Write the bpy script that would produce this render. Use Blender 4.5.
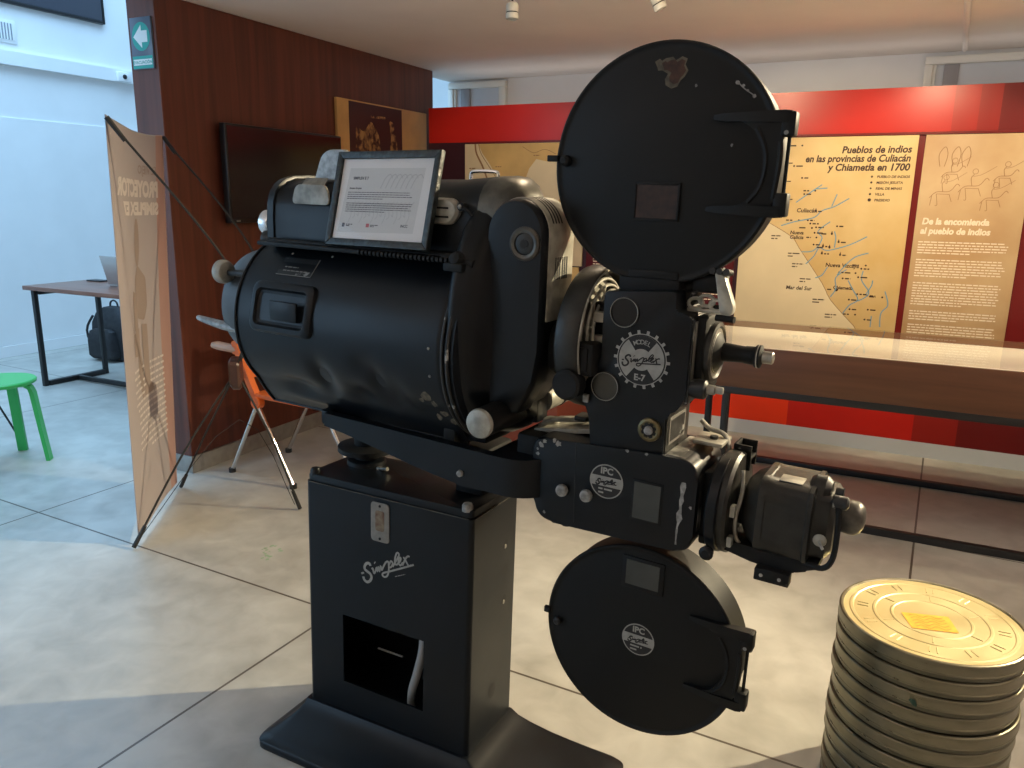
import bpy, bmesh, math, random
from math import sin, cos, pi, radians, degrees, sqrt, atan2
from mathutils import Vector, Matrix
random.seed(7)
SC = bpy.context.scene
COL = SC.collection
for o in list(bpy.data.objects): bpy.data.objects.remove(o)

# ------------------------------------------------------------------ camera
CAMZ = 1.4
yaw, pitch, roll = radians(26), radians(13.3), radians(.8)
fw = Vector((-sin(yaw)*cos(pitch), cos(yaw)*cos(pitch), -sin(pitch)))
r0 = Vector((cos(yaw), sin(yaw), 0)); u0 = r0.cross(fw)
rr = r0*cos(roll)+u0*sin(roll); uu = -r0*sin(roll)+u0*cos(roll)
cam = bpy.data.cameras.new('camera'); camo = bpy.data.objects.new('camera', cam); COL.objects.link(camo)
camo.matrix_world = Matrix(((rr.x, uu.x, -fw.x, 0), (rr.y, uu.y, -fw.y, 0), (rr.z, uu.z, -fw.z, CAMZ), (0, 0, 0, 1)))
cam.sensor_fit = 'HORIZONTAL'; cam.sensor_width = 36; cam.lens = 780/1024*36; cam.clip_start = .05
SC.camera = camo
# ------------------------------------------------------------------ colour, world, lights
SC.view_settings.view_transform = 'Standard'; SC.view_settings.look = 'None'
SC.view_settings.gamma = 1; SC.view_settings.use_curve_mapping = False
SC.view_settings.exposure = 0.0
W = bpy.data.worlds.new('daylight'); SC.world = W; W.use_nodes = True
bg = W.node_tree.nodes['Background']; bg.inputs[0].default_value = (.42, .68, 1, 1); bg.inputs[1].default_value = .7

def spot(name, loc, target, power, size=70, blend=.5, color=(1, .82, .52), radius=.03):
    l = bpy.data.lights.new(name, 'SPOT'); l.energy = power; l.spot_size = radians(size); l.spot_blend = blend
    l.color = color; l.shadow_soft_size = radius
    o = bpy.data.objects.new(name, l); COL.objects.link(o); o.location = loc
    o.rotation_euler = (Vector(target)-Vector(loc)).to_track_quat('-Z', 'Y').to_euler(); return o
def area(name, loc, target, power, sx, sy, color):
    l = bpy.data.lights.new(name, 'AREA'); l.energy = power; l.shape = 'RECTANGLE'; l.size = sx; l.size_y = sy; l.color = color
    o = bpy.data.objects.new(name, l); COL.objects.link(o); o.location = loc
    o.rotation_euler = (Vector(target)-Vector(loc)).to_track_quat('-Z', 'Y').to_euler(); return o
# ceiling spots over the display (warm), wall washers and floor pools
spot('wall_spot_light', (-2.2, 3.75, 2.2), (-2.45, 4.84, 1.3), 16, 80)
spot('wall_spot_light', (-.9, 3.35, 2.2), (-.72, 4.84, 1.25), 50, 75)
spot('wall_spot_light', (.10, 3.75, 2.2), (.12, 4.84, 1.1), 50, 85)
spot('wall_spot_light', (1.2, 3.75, 2.2), (1.1, 4.84, 1.2), 30, 85)
spot('case_spot_light', (-.1, 4.0, 2.24), (-.1, 3.95, .7), 19, 95, .6)
spot('case_spot_light', (1.0, 4.0, 2.24), (1.0, 3.95, .7), 18, 95, .6)
spot('floor_spot_light', (1.6, 3.65, 2.22), (-2.1, 1.0, 0), 740, 58, .85, (1, .84, .55), .03)
spot('floor_spot_light', (.15, 3.3, 2.22), (-1.3, 1.3, .0), 36, 105, .6, (1, .84, .56), .03)
# skylight over the tall hall at the left
area('hall_skylight', (-5.2, 3.4, 4.9), (-5.0, 3.2, 0), 400, 3.0, 7.0, (.37, .67, 1))
# tall window of the hall, behind and left of the camera
area('hall_window', (-4.9, -1.9, 1.9), (-3.2, 2.6, .3), 75, 3.0, 2.6, (.46, .72, 1))
o = bpy.data.lights.new('pendant_lamp_light', 'POINT'); o.energy = 6; o.color = (1, .80, .56); o.shadow_soft_size = .05
o = bpy.data.objects.new('pendant_lamp_light', o); COL.objects.link(o); o.location = (.05, 3.25, 2.12)
area('ceiling_fill_light', (1.9, 1.9, 1.75), (1.9, 1.9, 3), 50, 1.4, 1.4, (1, .84, .72))  # added unseen fill facing up to brighten the ceiling, not a fitting
area('ceiling_fill_light', (-1.6, -.5, 1.9), (-1.6, -.2, 3), 10, 1.6, .6, (1, .82, .70))  # second added fill, behind the camera, bounced off the ceiling
o = bpy.data.lights.new('glare_lamp_light', 'POINT'); o.energy = 7; o.color = (1, .80, .55); o.shadow_soft_size = .05; o = bpy.data.objects.new('glare_lamp_light', o); COL.objects.link(o); o.location = (-.88, 2.62, 2.17)
area('partition_fill_light', (-1.0, 5.25, 2.0), (-1.0, 5.25, 3), 2.2, 4.0, .2, (1, .88, .78))  # added fill hidden behind the partition, lifts the dark ceiling edge

# ------------------------------------------------------------------ materials
def mat(name, col, rough=.5, metal=0, var=0, vscale=20, col2=None, spec=.5, bump=0, stretch=None, lo=.35, hi=.65, emit=0, coat=0, rvar=0, detail=5):
    m = bpy.data.materials.new(name); m.use_nodes = True; nt = m.node_tree; b = nt.nodes['Principled BSDF']
    b.inputs['Base Color'].default_value = (*col, 1); b.inputs['Roughness'].default_value = rough
    b.inputs['Metallic'].default_value = metal; b.inputs['Specular IOR Level'].default_value = spec
    b.inputs['Coat Weight'].default_value = coat
    if emit: b.inputs['Emission Color'].default_value = (*col, 1); b.inputs['Emission Strength'].default_value = emit
    if var or col2 or bump or rvar:
        tc = nt.nodes.new('ShaderNodeTexCoord'); mp = nt.nodes.new('ShaderNodeMapping'); nt.links.new(tc.outputs['Object'], mp.inputs[0])
        if stretch: mp.inputs['Scale'].default_value = stretch
        n = nt.nodes.new('ShaderNodeTexNoise'); n.inputs['Scale'].default_value = vscale; n.inputs['Detail'].default_value = detail
        nt.links.new(mp.outputs[0], n.inputs['Vector'])
        r = nt.nodes.new('ShaderNodeValToRGB'); nt.links.new(n.outputs[0], r.inputs[0])
        r.color_ramp.elements[0].position = lo; r.color_ramp.elements[1].position = hi
        c2 = col2 if col2 else tuple(min(1, c*(1+var)) for c in col); c1 = col if col2 else tuple(c*(1-var) for c in col)
        r.color_ramp.elements[0].color = (*c1, 1); r.color_ramp.elements[1].color = (*c2, 1)
        if var or col2: nt.links.new(r.outputs[0], b.inputs['Base Color'])
        if rvar:
            mr = nt.nodes.new('ShaderNodeMapRange'); nt.links.new(n.outputs[0], mr.inputs[0])
            mr.inputs[1].default_value = .3; mr.inputs[2].default_value = .7
            mr.inputs[3].default_value = rough-rvar; mr.inputs[4].default_value = rough+rvar; nt.links.new(mr.outputs[0], b.inputs['Roughness'])
        if bump:
            bp = nt.nodes.new('ShaderNodeBump'); bp.inputs['Strength'].default_value = bump; bp.inputs['Distance'].default_value = .01
            nt.links.new(n.outputs[0], bp.inputs['Height']); nt.links.new(bp.outputs[0], b.inputs['Normal'])
    return m
M = {}
M['black'] = mat('black_enamel', (.0035, .0050, .0070), .38, vscale=6, rvar=.08, bump=.05, col2=(.005, .007, .010), spec=.27)
M['blackmag'] = mat('black_magazine_enamel', (.0032, .0040, .0046), .5, vscale=9, rvar=.06, col2=(.0045, .0055, .006), spec=.25)
M['blackmatte'] = mat('matt_black_paint', (.0035, .004, .0045), .6, vscale=15, col2=(.006, .007, .008), spec=.28)
M['worn'] = mat('worn_black_paint', (.010, .011, .012), .5, vscale=38, col2=(.30, .30, .28), lo=.62, hi=.68, rvar=.1, detail=8)
M['grey'] = mat('grey_hammered_paint', (.018, .018, .016), .40, metal=.2, vscale=45, var=.35, rvar=.1, bump=.1)
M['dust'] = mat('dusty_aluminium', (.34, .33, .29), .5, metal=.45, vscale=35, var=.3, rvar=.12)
M['alu'] = mat('cast_aluminium', (.55, .55, .54), .38, metal=.75, vscale=30, var=.2, rvar=.12)
M['brushed'] = mat('polished_aluminium', (.75, .76, .78), .25, metal=.9, vscale=20, var=.1)
M['chrome'] = mat('chrome', (.7, .7, .7), .15, metal=1)
M['brass'] = mat('aged_brass', (.15, .125, .065), .42, metal=.8, vscale=40, var=.35)
M['steel'] = mat('dull_steel', (.30, .29, .26), .4, metal=.7, vscale=30, var=.3)
M['silver'] = mat('silver_print', (.30, .30, .28), .5, vscale=60, var=.12)
M['ivory'] = mat('worn_silver_plate', (.20, .195, .18), .45, vscale=60, var=.15)
M['darkglass'] = mat('dark_window_glass', (.008, .006, .005), .3, spec=.3)
M['greyglass'] = mat('dusty_grey_glass', (.040, .045, .042), .4, vscale=12, var=.3)
M['oliveglass'] = mat('olive_tinted_glass', (.03, .028, .018), .3, vscale=12, var=.3)
M['rust'] = mat('bare_rusty_metal', (.10, .04, .02), .7, vscale=60, col2=(.22, .18, .12))
M['cable'] = mat('grey_conduit', (.30, .30, .30), .5)
M['tarnish'] = mat('tarnished_aluminium', (.24, .225, .19), .5, metal=.3, vscale=40, var=.3); M['tarnish2'] = mat('pitted_aluminium', (.28, .29, .29), .5, metal=.35, vscale=60, var=.3)
M['shell'] = mat('pale_oxidised_aluminium', (.36, .35, .30), .42, metal=.25, vscale=28, var=.3, rvar=.1)
M['rubbed_glint'] = mat('rubbed_rim_and_painted_glint', (.06, .058, .05), .32, metal=.5, vscale=18, col2=(.16, .155, .13), lo=.4, hi=.7)  # rubbed column rim; also the painted lamp glint on the hood end
M['handw'] = mat('scratched_grey_metal', (.09, .085, .075), .4, metal=.5, vscale=40, var=.4)
M['black_flat'] = mat('black_print', (.006, .006, .007), .6)
M['chip'] = mat('chipped_paint_bare_metal', (.25, .25, .24), .55, vscale=80, var=.4)

# ------------------------------------------------------------------ mesh builder
def rpoly(pts, r, n=5):
    out = []; N = len(pts)
    for i in range(N):
        p = Vector(pts[i]); a = Vector(pts[i-1])-p; b = Vector(pts[(i+1) % N])-p
        ri = r[i] if isinstance(r, (list, tuple)) else r
        ri = min(ri, a.length*.49, b.length*.49)
        if ri < 1e-5: out.append(tuple(p)); continue
        a = p+a.normalized()*ri; b = p+b.normalized()*ri
        for k in range(n+1):
            t = k/n; out.append(tuple(a*(1-t)**2+p*2*t*(1-t)+b*t*t))
    return out
def circ(c, r, n=32, a0=0): return [(c[0]+r*cos(a0+2*pi*k/n), c[1]+r*sin(a0+2*pi*k/n)) for k in range(n)]

class MB:
    def __init__(s, F=None): s.F = F or Matrix.Identity(4); s.v = []; s.f = []; s.mi = []; s.mats = []; s.cur = 0
    def use(s, m):
        m = M[m] if isinstance(m, str) else m
        if m not in s.mats: s.mats.append(m)
        s.cur = s.mats.index(m); return s
    def add(s, vs, fs):
        b = len(s.v); s.v += [Vector(v) for v in vs]; s.f += [[i+b for i in f] for f in fs]; s.mi += [s.cur]*len(fs); return s
    def addbm(s, bm):
        bmesh.ops.recalc_face_normals(bm, faces=bm.faces); bm.verts.index_update()
        s.add([v.co.copy() for v in bm.verts], [[v.index for v in f.verts] for f in bm.faces]); bm.free(); return s
    def box(s, x0, x1, y0, y1, z0, z1, bev=0, seg=2):
        bm = bmesh.new(); bmesh.ops.create_cube(bm, size=1)
        for v in bm.verts: v.co = Vector(((x0+x1)/2+v.co.x*(x1-x0), (y0+y1)/2+v.co.y*(y1-y0), (z0+z1)/2+v.co.z*(z1-z0)))
        if bev: bmesh.ops.bevel(bm, geom=list(bm.edges), offset=bev, segments=seg, profile=.5, affect='EDGES')
        return s.addbm(bm)
    def prism(s, poly, axis, a0, a1, bev=0, seg=2, both=True):
        def P(p, a): return {'u': (a, p[0], p[1]), 'v': (p[0], a, p[1]), 'w': (p[0], p[1], a)}[axis]
        bm = bmesh.new(); A = [bm.verts.new(P(p, a0)) for p in poly]; B = [bm.verts.new(P(p, a1)) for p in poly]
        n = len(poly); bm.faces.new(A); bm.faces.new(B[::-1])
        ea = []
        for i in range(n): bm.faces.new((A[i], B[i], B[(i+1) % n], A[(i+1) % n]))
        if bev:
            bm.edges.ensure_lookup_table(); sa = set(A); sb = set(B)
            ea = [e for e in bm.edges if (e.verts[0] in sa and e.verts[1] in sa) or (both and e.verts[0] in sb and e.verts[1] in sb)]
            bmesh.ops.bevel(bm, geom=ea, offset=bev, segments=seg, profile=.5, affect='EDGES')
        return s.addbm(bm)
    def loft(s, rings, cap=True, closed=True):
        n = len(rings[0]); vs = [p for r in rings for p in r]; fs = []
        for k in range(len(rings)-1):
            for i in range(n if closed else n-1):
                j = (i+1) % n; fs.append([k*n+i, k*n+j, (k+1)*n+j, (k+1)*n+i])
        if cap and closed: fs.append(list(range(n))[::-1]); fs.append([(len(rings)-1)*n+i for i in range(n)])
        bm = bmesh.new(); V = [bm.verts.new(v) for v in vs]
        for f in fs:
            try: bm.faces.new([V[i] for i in f])
            except Exception: pass
        return s.addbm(bm)
    def lathe(s, p, d, prof, seg=32, cap=True):
        p = Vector(p); d = Vector(d).normalized(); a = d.orthogonal().normalized(); b = d.cross(a)
        return s.loft([[p+d*t+(a*cos(2*pi*k/seg)+b*sin(2*pi*k/seg))*max(r, 1e-4) for k in range(seg)] for t, r in prof], cap)
    def cyl(s, p0, p1, r0, r1=None, seg=24, bev=0):
        p0 = Vector(p0); p1 = Vector(p1); L = (p1-p0).length; r1 = r0 if r1 is None else r1
        prof = [(0, r0), (L, r1)] if not bev else [(0, r0-bev), (bev, r0), (L-bev, r1), (L, r1-bev)]
        return s.lathe(p0, p1-p0, prof, seg)
    def tube(s, pts, r, seg=8, sub=1):
        pts = [Vector(p) for p in pts]
        if sub > 1:
            q = []
            if isinstance(r, (list, tuple)): r = [r[min(int(i/sub), len(r)-2)]*(1-(i/sub-min(int(i/sub), len(r)-2)))+r[min(int(i/sub), len(r)-2)+1]*(i/sub-min(int(i/sub), len(r)-2)) for i in range((len(pts)-1)*sub+1)]
            for i in range(len(pts)-1):
                a = pts[max(i-1, 0)]; b = pts[i]; c = pts[i+1]; d = pts[min(i+2, len(pts)-1)]
                for k in range(sub):
                    t = k/sub; q.append(.5*((2*b)+(c-a)*t+(2*a-5*b+4*c-d)*t*t+(3*b-a-3*c+d)*t**3))
            q.append(pts[-1]); pts = q
        rings = []; up = None
        for i, p in enumerate(pts):
            t = (pts[min(i+1, len(pts)-1)]-pts[max(i-1, 0)]).normalized()
            if up is None: up = t.orthogonal().normalized()
            up = (up-t*up.dot(t)).normalized(); b = t.cross(up)
            ri = r[i] if isinstance(r, (list, tuple)) else r
            rings.append([p+(up*cos(2*pi*k/seg)+b*sin(2*pi*k/seg))*ri for k in range(seg)])
        return s.loft(rings)
    def stroke(s, pts, w, T, h=.0006, sub=5):
        # a flat raised ribbon along 2D points; T maps (x, y, height) to a point
        q = []
        P = [Vector((p[0], p[1])) for p in pts]
        for i in range(len(P)-1):
            a = P[max(i-1, 0)]; b = P[i]; c = P[i+1]; d = P[min(i+2, len(P)-1)]
            for k in range(sub):
                t = k/sub; q.append(.5*((2*b)+(c-a)*t+(2*a-5*b+4*c-d)*t*t+(3*b-a-3*c+d)*t**3))
        q.append(P[-1]); L = []; R_ = []
        for i, p in enumerate(q):
            t = q[min(i+1, len(q)-1)]-q[max(i-1, 0)]
            if t.length < 1e-9: t = Vector((1, 0))
            t.normalize(); n = Vector((-t.y, t.x))*w/2; L.append(p+n); R_.append(p-n)
        vs = [T(p.x, p.y, h) for p in L]+[T(p.x, p.y, h) for p in R_]; n = len(q)
        return s.add(vs, [[i, i+1, n+i+1, n+i] for i in range(n-1)])
    def flat(s, poly, T, h=.0005): return s.add([T(p[0], p[1], h) for p in poly], [list(range(len(poly)))])
    def text(s, txt, size, T, x=0, y=0, align='LEFT', shear=0, bold=0, h=.0006, sx=1):
        c = bpy.data.curves.new('t', 'FONT'); c.body = txt; c.size = size; c.align_x = align; c.shear = shear; c.offset = bold; c.resolution_u = 3
        o = bpy.data.objects.new('t', c); COL.objects.link(o); bpy.context.view_layer.update()
        me = bpy.data.meshes.new_from_object(o.evaluated_get(bpy.context.evaluated_depsgraph_get()))
        s.add([T(x+v.co.x*sx, y+v.co.y, h) for v in me.vertices], [list(p.vertices) for p in me.polygons])
        bpy.data.objects.remove(o); bpy.data.curves.remove(c); bpy.data.meshes.remove(me); return s
    def lines(s, x0, x1, y0, y1, n, hgt, T, h=.0006, rag=.15, rng=random):
        # rows of small word-like bars: writing too small to read
        for i in range(n):
            y = y0+(y1-y0)*i/max(1, n-1); x = x0; xe = x1-(x1-x0)*(rng.random()*rag+(.4 if i == n-1 else 0))
            while x < xe:
                w = min(xe-x, hgt*(1.5+rng.random()*5)); s.flat([(x, y), (x+w, y), (x+w, y+hgt), (x, y+hgt)], T, h); x += w+hgt*.8
        return s
    def build(s, name, parent=None, sharp=32, smooth=True, label=None, keep_origin=None):
        V = [s.F @ v for v in s.v]
        lo = Vector([min(v[i] for v in V) for i in range(3)]); hi = Vector([max(v[i] for v in V) for i in range(3)])
        org = Vector(((lo.x+hi.x)/2, (lo.y+hi.y)/2, lo.z)) if keep_origin is None else Vector(keep_origin)
        me = bpy.data.meshes.new(name); me.from_pydata([v-org for v in V], [], s.f)
        for m in s.mats: me.materials.append(m)
        me.polygons.foreach_set('material_index', s.mi)
        if smooth:
            me.polygons.foreach_set('use_smooth', [True]*len(me.polygons)); me.update(); me.set_sharp_from_angle(angle=radians(sharp))
        me.update()
        o = bpy.data.objects.new(name, me); COL.objects.link(o)
        o.location = org-(WORLD[parent.name] if parent else Vector((0, 0, 0)))
        WORLD[o.name] = org
        if parent: o.parent = parent
        if label: o['label'] = label
        return o
WORLD = {}
def thing(name, loc, label, cat, group=None):
    o = bpy.data.objects.new(name, None); COL.objects.link(o); o.location = loc; o.empty_display_size = .1
    WORLD[o.name] = Vector(loc); tag(o, label, cat, group); return o
def tag(o, label, cat, group=None):
    o['label'] = label; o['category'] = cat
    if group: o['group'] = group
    return o
def struct(o, label=None):
    o['kind'] = 'structure'
    if label: o['label'] = label
    return o
def frame(o, x, y, z=None):
    x = Vector(x).normalized(); y = Vector(y); y = (y-x*x.dot(y)).normalized(); z = x.cross(y)
    return Matrix(((x.x, y.x, z.x, o[0]), (x.y, y.y, z.y, o[1]), (x.z, y.z, z.z, o[2]), (0, 0, 0, 1)))

# ================================================================== THE ROOM
def floor_material():
    m = bpy.data.materials.new('polished_concrete_tiles'); m.use_nodes = True; nt = m.node_tree; N = nt.nodes; L = nt.links; b = N['Principled BSDF']
    tc = N.new('ShaderNodeTexCoord'); mp = N.new('ShaderNodeMapping'); mp.vector_type = 'POINT'
    mp.inputs['Rotation'].default_value = (0, 0, radians(2.6)); L.new(tc.outputs['Object'], mp.inputs[0])
    sp = N.new('ShaderNodeSeparateXYZ'); L.new(mp.outputs[0], sp.inputs[0])
    def line(out, off, step):
        a = N.new('ShaderNodeMath'); a.operation = 'SUBTRACT'; L.new(out, a.inputs[0]); a.inputs[1].default_value = off
        d = N.new('ShaderNodeMath'); d.operation = 'PINGPONG'; L.new(a.outputs[0], d.inputs[0]); d.inputs[1].default_value = step/2
        c = N.new('ShaderNodeMath'); c.operation = 'LESS_THAN'; L.new(d.outputs[0], c.inputs[0]); c.inputs[1].default_value = .0042; return c
    lx = line(sp.outputs[0], .035, 1.735); ly = line(sp.outputs[1], 1.862, 1.68)
    mx = N.new('ShaderNodeMath'); mx.operation = 'MAXIMUM'; L.new(lx.outputs[0], mx.inputs[0]); L.new(ly.outputs[0], mx.inputs[1])
    n1 = N.new('ShaderNodeTexNoise'); n1.inputs['Scale'].default_value = 1.6; n1.inputs['Detail'].default_value = 8; n1.inputs['Distortion'].default_value = .4; L.new(tc.outputs['Object'], n1.inputs[0])
    n2 = N.new('ShaderNodeTexNoise'); n2.inputs['Scale'].default_value = 9; n2.inputs['Detail'].default_value = 10; n2.inputs['Distortion'].default_value = .5; L.new(tc.outputs['Object'], n2.inputs[0])
    ad = N.new('ShaderNodeMath'); ad.operation = 'MULTIPLY_ADD'; L.new(n2.outputs[0], ad.inputs[0]); ad.inputs[1].default_value = .6; L.new(n1.outputs[0], ad.inputs[2])
    r = N.new('ShaderNodeValToRGB'); e = r.color_ramp.elements; e[0].position = .5; e[0].color = (.29, .28, .25, 1); e[1].position = 1.05; e[1].color = (.52, .51, .465, 1)
    L.new(ad.outputs[0], r.inputs[0])
    mix = N.new('ShaderNodeMix'); mix.data_type = 'RGBA'; L.new(mx.outputs[0], mix.inputs[0]); L.new(r.outputs[0], mix.inputs[6]); mix.inputs[7].default_value = (.09, .075, .06, 1)
    L.new(mix.outputs[2], b.inputs['Base Color'])
    mr = N.new('ShaderNodeMapRange'); L.new(n2.outputs[0], mr.inputs[0]); mr.inputs[3].default_value = .28; mr.inputs[4].default_value = .5; L.new(mr.outputs[0], b.inputs['Roughness'])
    return m
M['floor'] = floor_material()
def wood_material(name, c1, c2, grain=(9, 9, .5), rough=.32, seam=None):
    m = bpy.data.materials.new(name); m.use_nodes = True; nt = m.node_tree; N = nt.nodes; L = nt.links; b = N['Principled BSDF']
    tc = N.new('ShaderNodeTexCoord'); mp = N.new('ShaderNodeMapping'); mp.inputs['Scale'].default_value = grain; L.new(tc.outputs['Object'], mp.inputs[0])
    n = N.new('ShaderNodeTexNoise'); n.inputs['Scale'].default_value = 3; n.inputs['Detail'].default_value = 8; n.inputs['Distortion'].default_value = .6; L.new(mp.outputs[0], n.inputs[0])
    r = N.new('ShaderNodeValToRGB'); r.color_ramp.elements[0].position = .3; r.color_ramp.elements[1].position = .72
    r.color_ramp.elements[0].color = (*c1, 1); r.color_ramp.elements[1].color = (*c2, 1); L.new(n.outputs[0], r.inputs[0]); L.new(r.outputs[0], b.inputs['Base Color'])
    b.inputs['Roughness'].default_value = rough; return m
M['redwood'] = wood_material('red_brown_wood_veneer', (.075, .018, .010), (.15, .040, .021), (7, 7, .35), .42)
M['casewood'] = wood_material('walnut_veneer', (.10, .038, .016), (.15, .060, .026), (.6, 8, 8), .45)
M['tablewood'] = wood_material('brown_table_veneer', (.16, .06, .035), (.24, .10, .06), (1, 8, 8), .3)
M['white'] = mat('white_wall_paint', (.80, .80, .79), .7, vscale=3, var=.02)
M['ceil'] = mat('white_ceiling_paint', (.88, .82, .76), .8, vscale=2, var=.03)
M['baseb'] = mat('brushed_metal_skirting', (.33, .32, .30), .35, metal=.5, vscale=20, var=.1)
M['winframe'] = mat('cream_window_frame', (.80, .79, .72), .45)
M['frosted'] = mat('frosted_window_pane', (.62, .66, .70), .4, vscale=3, var=.05)

b = MB().use('floor'); b.box(-7.2, 4.2, -2.5, 9.2, -.1, 0); struct(b.build('floor', keep_origin=(0, 0, 0), smooth=False))
b = MB().use('ceil'); b.box(-3.32, 4.2, -1.0, 6.0, 2.29, 2.55); struct(b.build('ceiling', smooth=False))
b = MB().use('white'); b.box(-7.1, -6.9, -2.5, 9.2, 0, 5.2); struct(b.build('wall_left', smooth=False))
b = MB().use('white'); b.box(-6.9, -6.84, -1.0, 9.0, 2.44, 2.55); struct(b.build('trim_1', smooth=False))
b = MB().use('white'); b.box(-6.9, -6.885, -1.0, 9.0, 0.1, 2.02, .004); struct(b.build('trim_2', smooth=False))
b = MB().use('white'); b.box(-6.9, -3.32, 9.0, 9.2, 0, 5.2); struct(b.build('wall_hall_end', smooth=False))
b = MB().use('white'); b.box(-6.885, -6.87, -1.0, 9.0, 0, .10, .003); struct(b.build('baseboard_left', smooth=False))
b = MB().use('white'); b.box(-3.32, 4.2, 5.6, 5.8, 0, 2.29); struct(b.build('wall_back', smooth=False))
b = MB().use('white'); b.box(4.0, 4.2, -1.0, 5.6, 0, 2.29); struct(b.build('wall_right', smooth=False))
b = MB().use('white'); b.box(-3.32, 4.2, -1.2, -1.0, 0, 2.29); struct(b.build('wall_behind', smooth=False))
b = MB().use('redwood'); b.box(-3.33, -3.15, 2.71, 5.09, 0.09, 2.289, .003); struct(b.build('wall_wood', smooth=False))
b = MB().use('baseb'); b.box(-3.335, -3.145, 2.705, 5.09, 0, .09, .002); struct(b.build('baseboard_wood', smooth=False))
b = MB().use('ceil'); b.box(-3.32, -3.15, 2.0, 2.709, 2.29, 2.3); 
# high windows on the back wall, above the display partition
def window(n, x0, x1, z0, z1, y=5.6):
    r = thing('window_%d' % n, ((x0+x1)/2, y, z0), None, None); del r['label']; del r['category']; r['kind'] = 'structure'
    t = .045
    b = MB().use('winframe')
    b.box(x0, x1, y-.05, y, z1-t, z1, .006); b.box(x0, x1, y-.05, y, z0, z0+t, .006); b.box(x0, x0+t, y-.05, y, z0+t, z1-t, .006); b.box(x1-t, x1, y-.05, y, z0+t, z1-t, .006)
    b.box(x0+t, x0+t+.018, y-.035, y, z0+t, z1-t, .003); b.box(x1-t-.018, x1-t, y-.035, y, z0+t, z1-t, .003)
    b.build('window_frame', r)
    b = MB().use('frosted'); b.box(x0+t+.018, x1-t-.018, y-.012, y-.002, z0+t, z1-t); b.build('pane', r)
    b = MB().use(mat('grey_blind_post', (.33, .32, .33), .6)); b.box(x0+t+.06, x0+t+.14, y-.03, y-.013, z0+t, z1-t, .003); b.build('mullion', r)
window(1, -3.30, -2.80, 1.55, 2.272); window(2, .01, .88, 1.55, 2.262)

# display partition: white skirting, painted red bands, dark purple field
P_Y = 4.84
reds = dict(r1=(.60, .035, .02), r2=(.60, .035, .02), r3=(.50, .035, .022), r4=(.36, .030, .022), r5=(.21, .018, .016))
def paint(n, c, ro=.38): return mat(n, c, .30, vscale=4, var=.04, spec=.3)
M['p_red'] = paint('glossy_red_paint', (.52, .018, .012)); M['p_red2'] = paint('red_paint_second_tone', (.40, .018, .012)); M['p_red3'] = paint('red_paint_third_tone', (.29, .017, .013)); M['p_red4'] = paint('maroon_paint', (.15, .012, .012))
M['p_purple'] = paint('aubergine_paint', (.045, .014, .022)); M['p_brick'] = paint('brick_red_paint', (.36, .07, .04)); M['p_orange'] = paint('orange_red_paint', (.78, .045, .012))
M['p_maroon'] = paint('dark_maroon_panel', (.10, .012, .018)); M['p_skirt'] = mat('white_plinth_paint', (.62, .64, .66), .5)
b = MB()
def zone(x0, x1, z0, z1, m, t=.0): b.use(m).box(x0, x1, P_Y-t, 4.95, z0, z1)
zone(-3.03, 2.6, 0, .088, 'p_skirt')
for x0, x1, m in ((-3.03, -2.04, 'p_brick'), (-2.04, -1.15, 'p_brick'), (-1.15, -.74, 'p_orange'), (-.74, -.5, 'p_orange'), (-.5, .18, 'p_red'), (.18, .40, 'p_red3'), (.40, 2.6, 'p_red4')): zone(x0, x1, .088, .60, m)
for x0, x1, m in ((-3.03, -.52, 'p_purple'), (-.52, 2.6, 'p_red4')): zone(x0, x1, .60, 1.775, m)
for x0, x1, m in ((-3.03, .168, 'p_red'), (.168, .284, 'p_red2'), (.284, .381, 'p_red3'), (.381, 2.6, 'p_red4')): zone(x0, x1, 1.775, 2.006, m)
o = b.build('wall_display', smooth=False); struct(o)
b = MB().use('p_red4').box(-2.7, 2.6, P_Y-.02, P_Y, 1.764, 1.777, .002); struct(b.build('trim_3', smooth=False))

# ================================================================== INFORMATION PANELS on the partition
PT = P_Y-.014
def Tw(x, z, h): return (x, PT-h, z)
M['cream'] = mat('cream_map_print', (.66, .54, .36), .5, vscale=3, var=.08)
M['tan'] = mat('tan_map_print', (.58, .37, .13), .5, vscale=3.2, col2=(.68, .49, .23), lo=.3, hi=.7)
M['sea'] = mat('pale_sea_print', (.70, .57, .36), .5, vscale=3, var=.06)
M['buff'] = mat('buff_panel_print', (.44, .26, .12), .5, vscale=2.5, col2=(.56, .39, .21))
M['ink'] = mat('dark_brown_ink', (.05, .022, .012), .6); M['river'] = mat('blue_river_ink', (.16, .32, .42), .6)
M['wink'] = mat('pale_print', (.80, .68, .52), .6); M['sketch'] = mat('sepia_sketch_ink', (.28, .14, .06), .6); M['brownink'] = mat('brown_land_print', (.40, .24, .10), .6)
M['palebrown'] = mat('light_brown_land_print', (.56, .36, .13), .5, vscale=4, var=.15)
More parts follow.
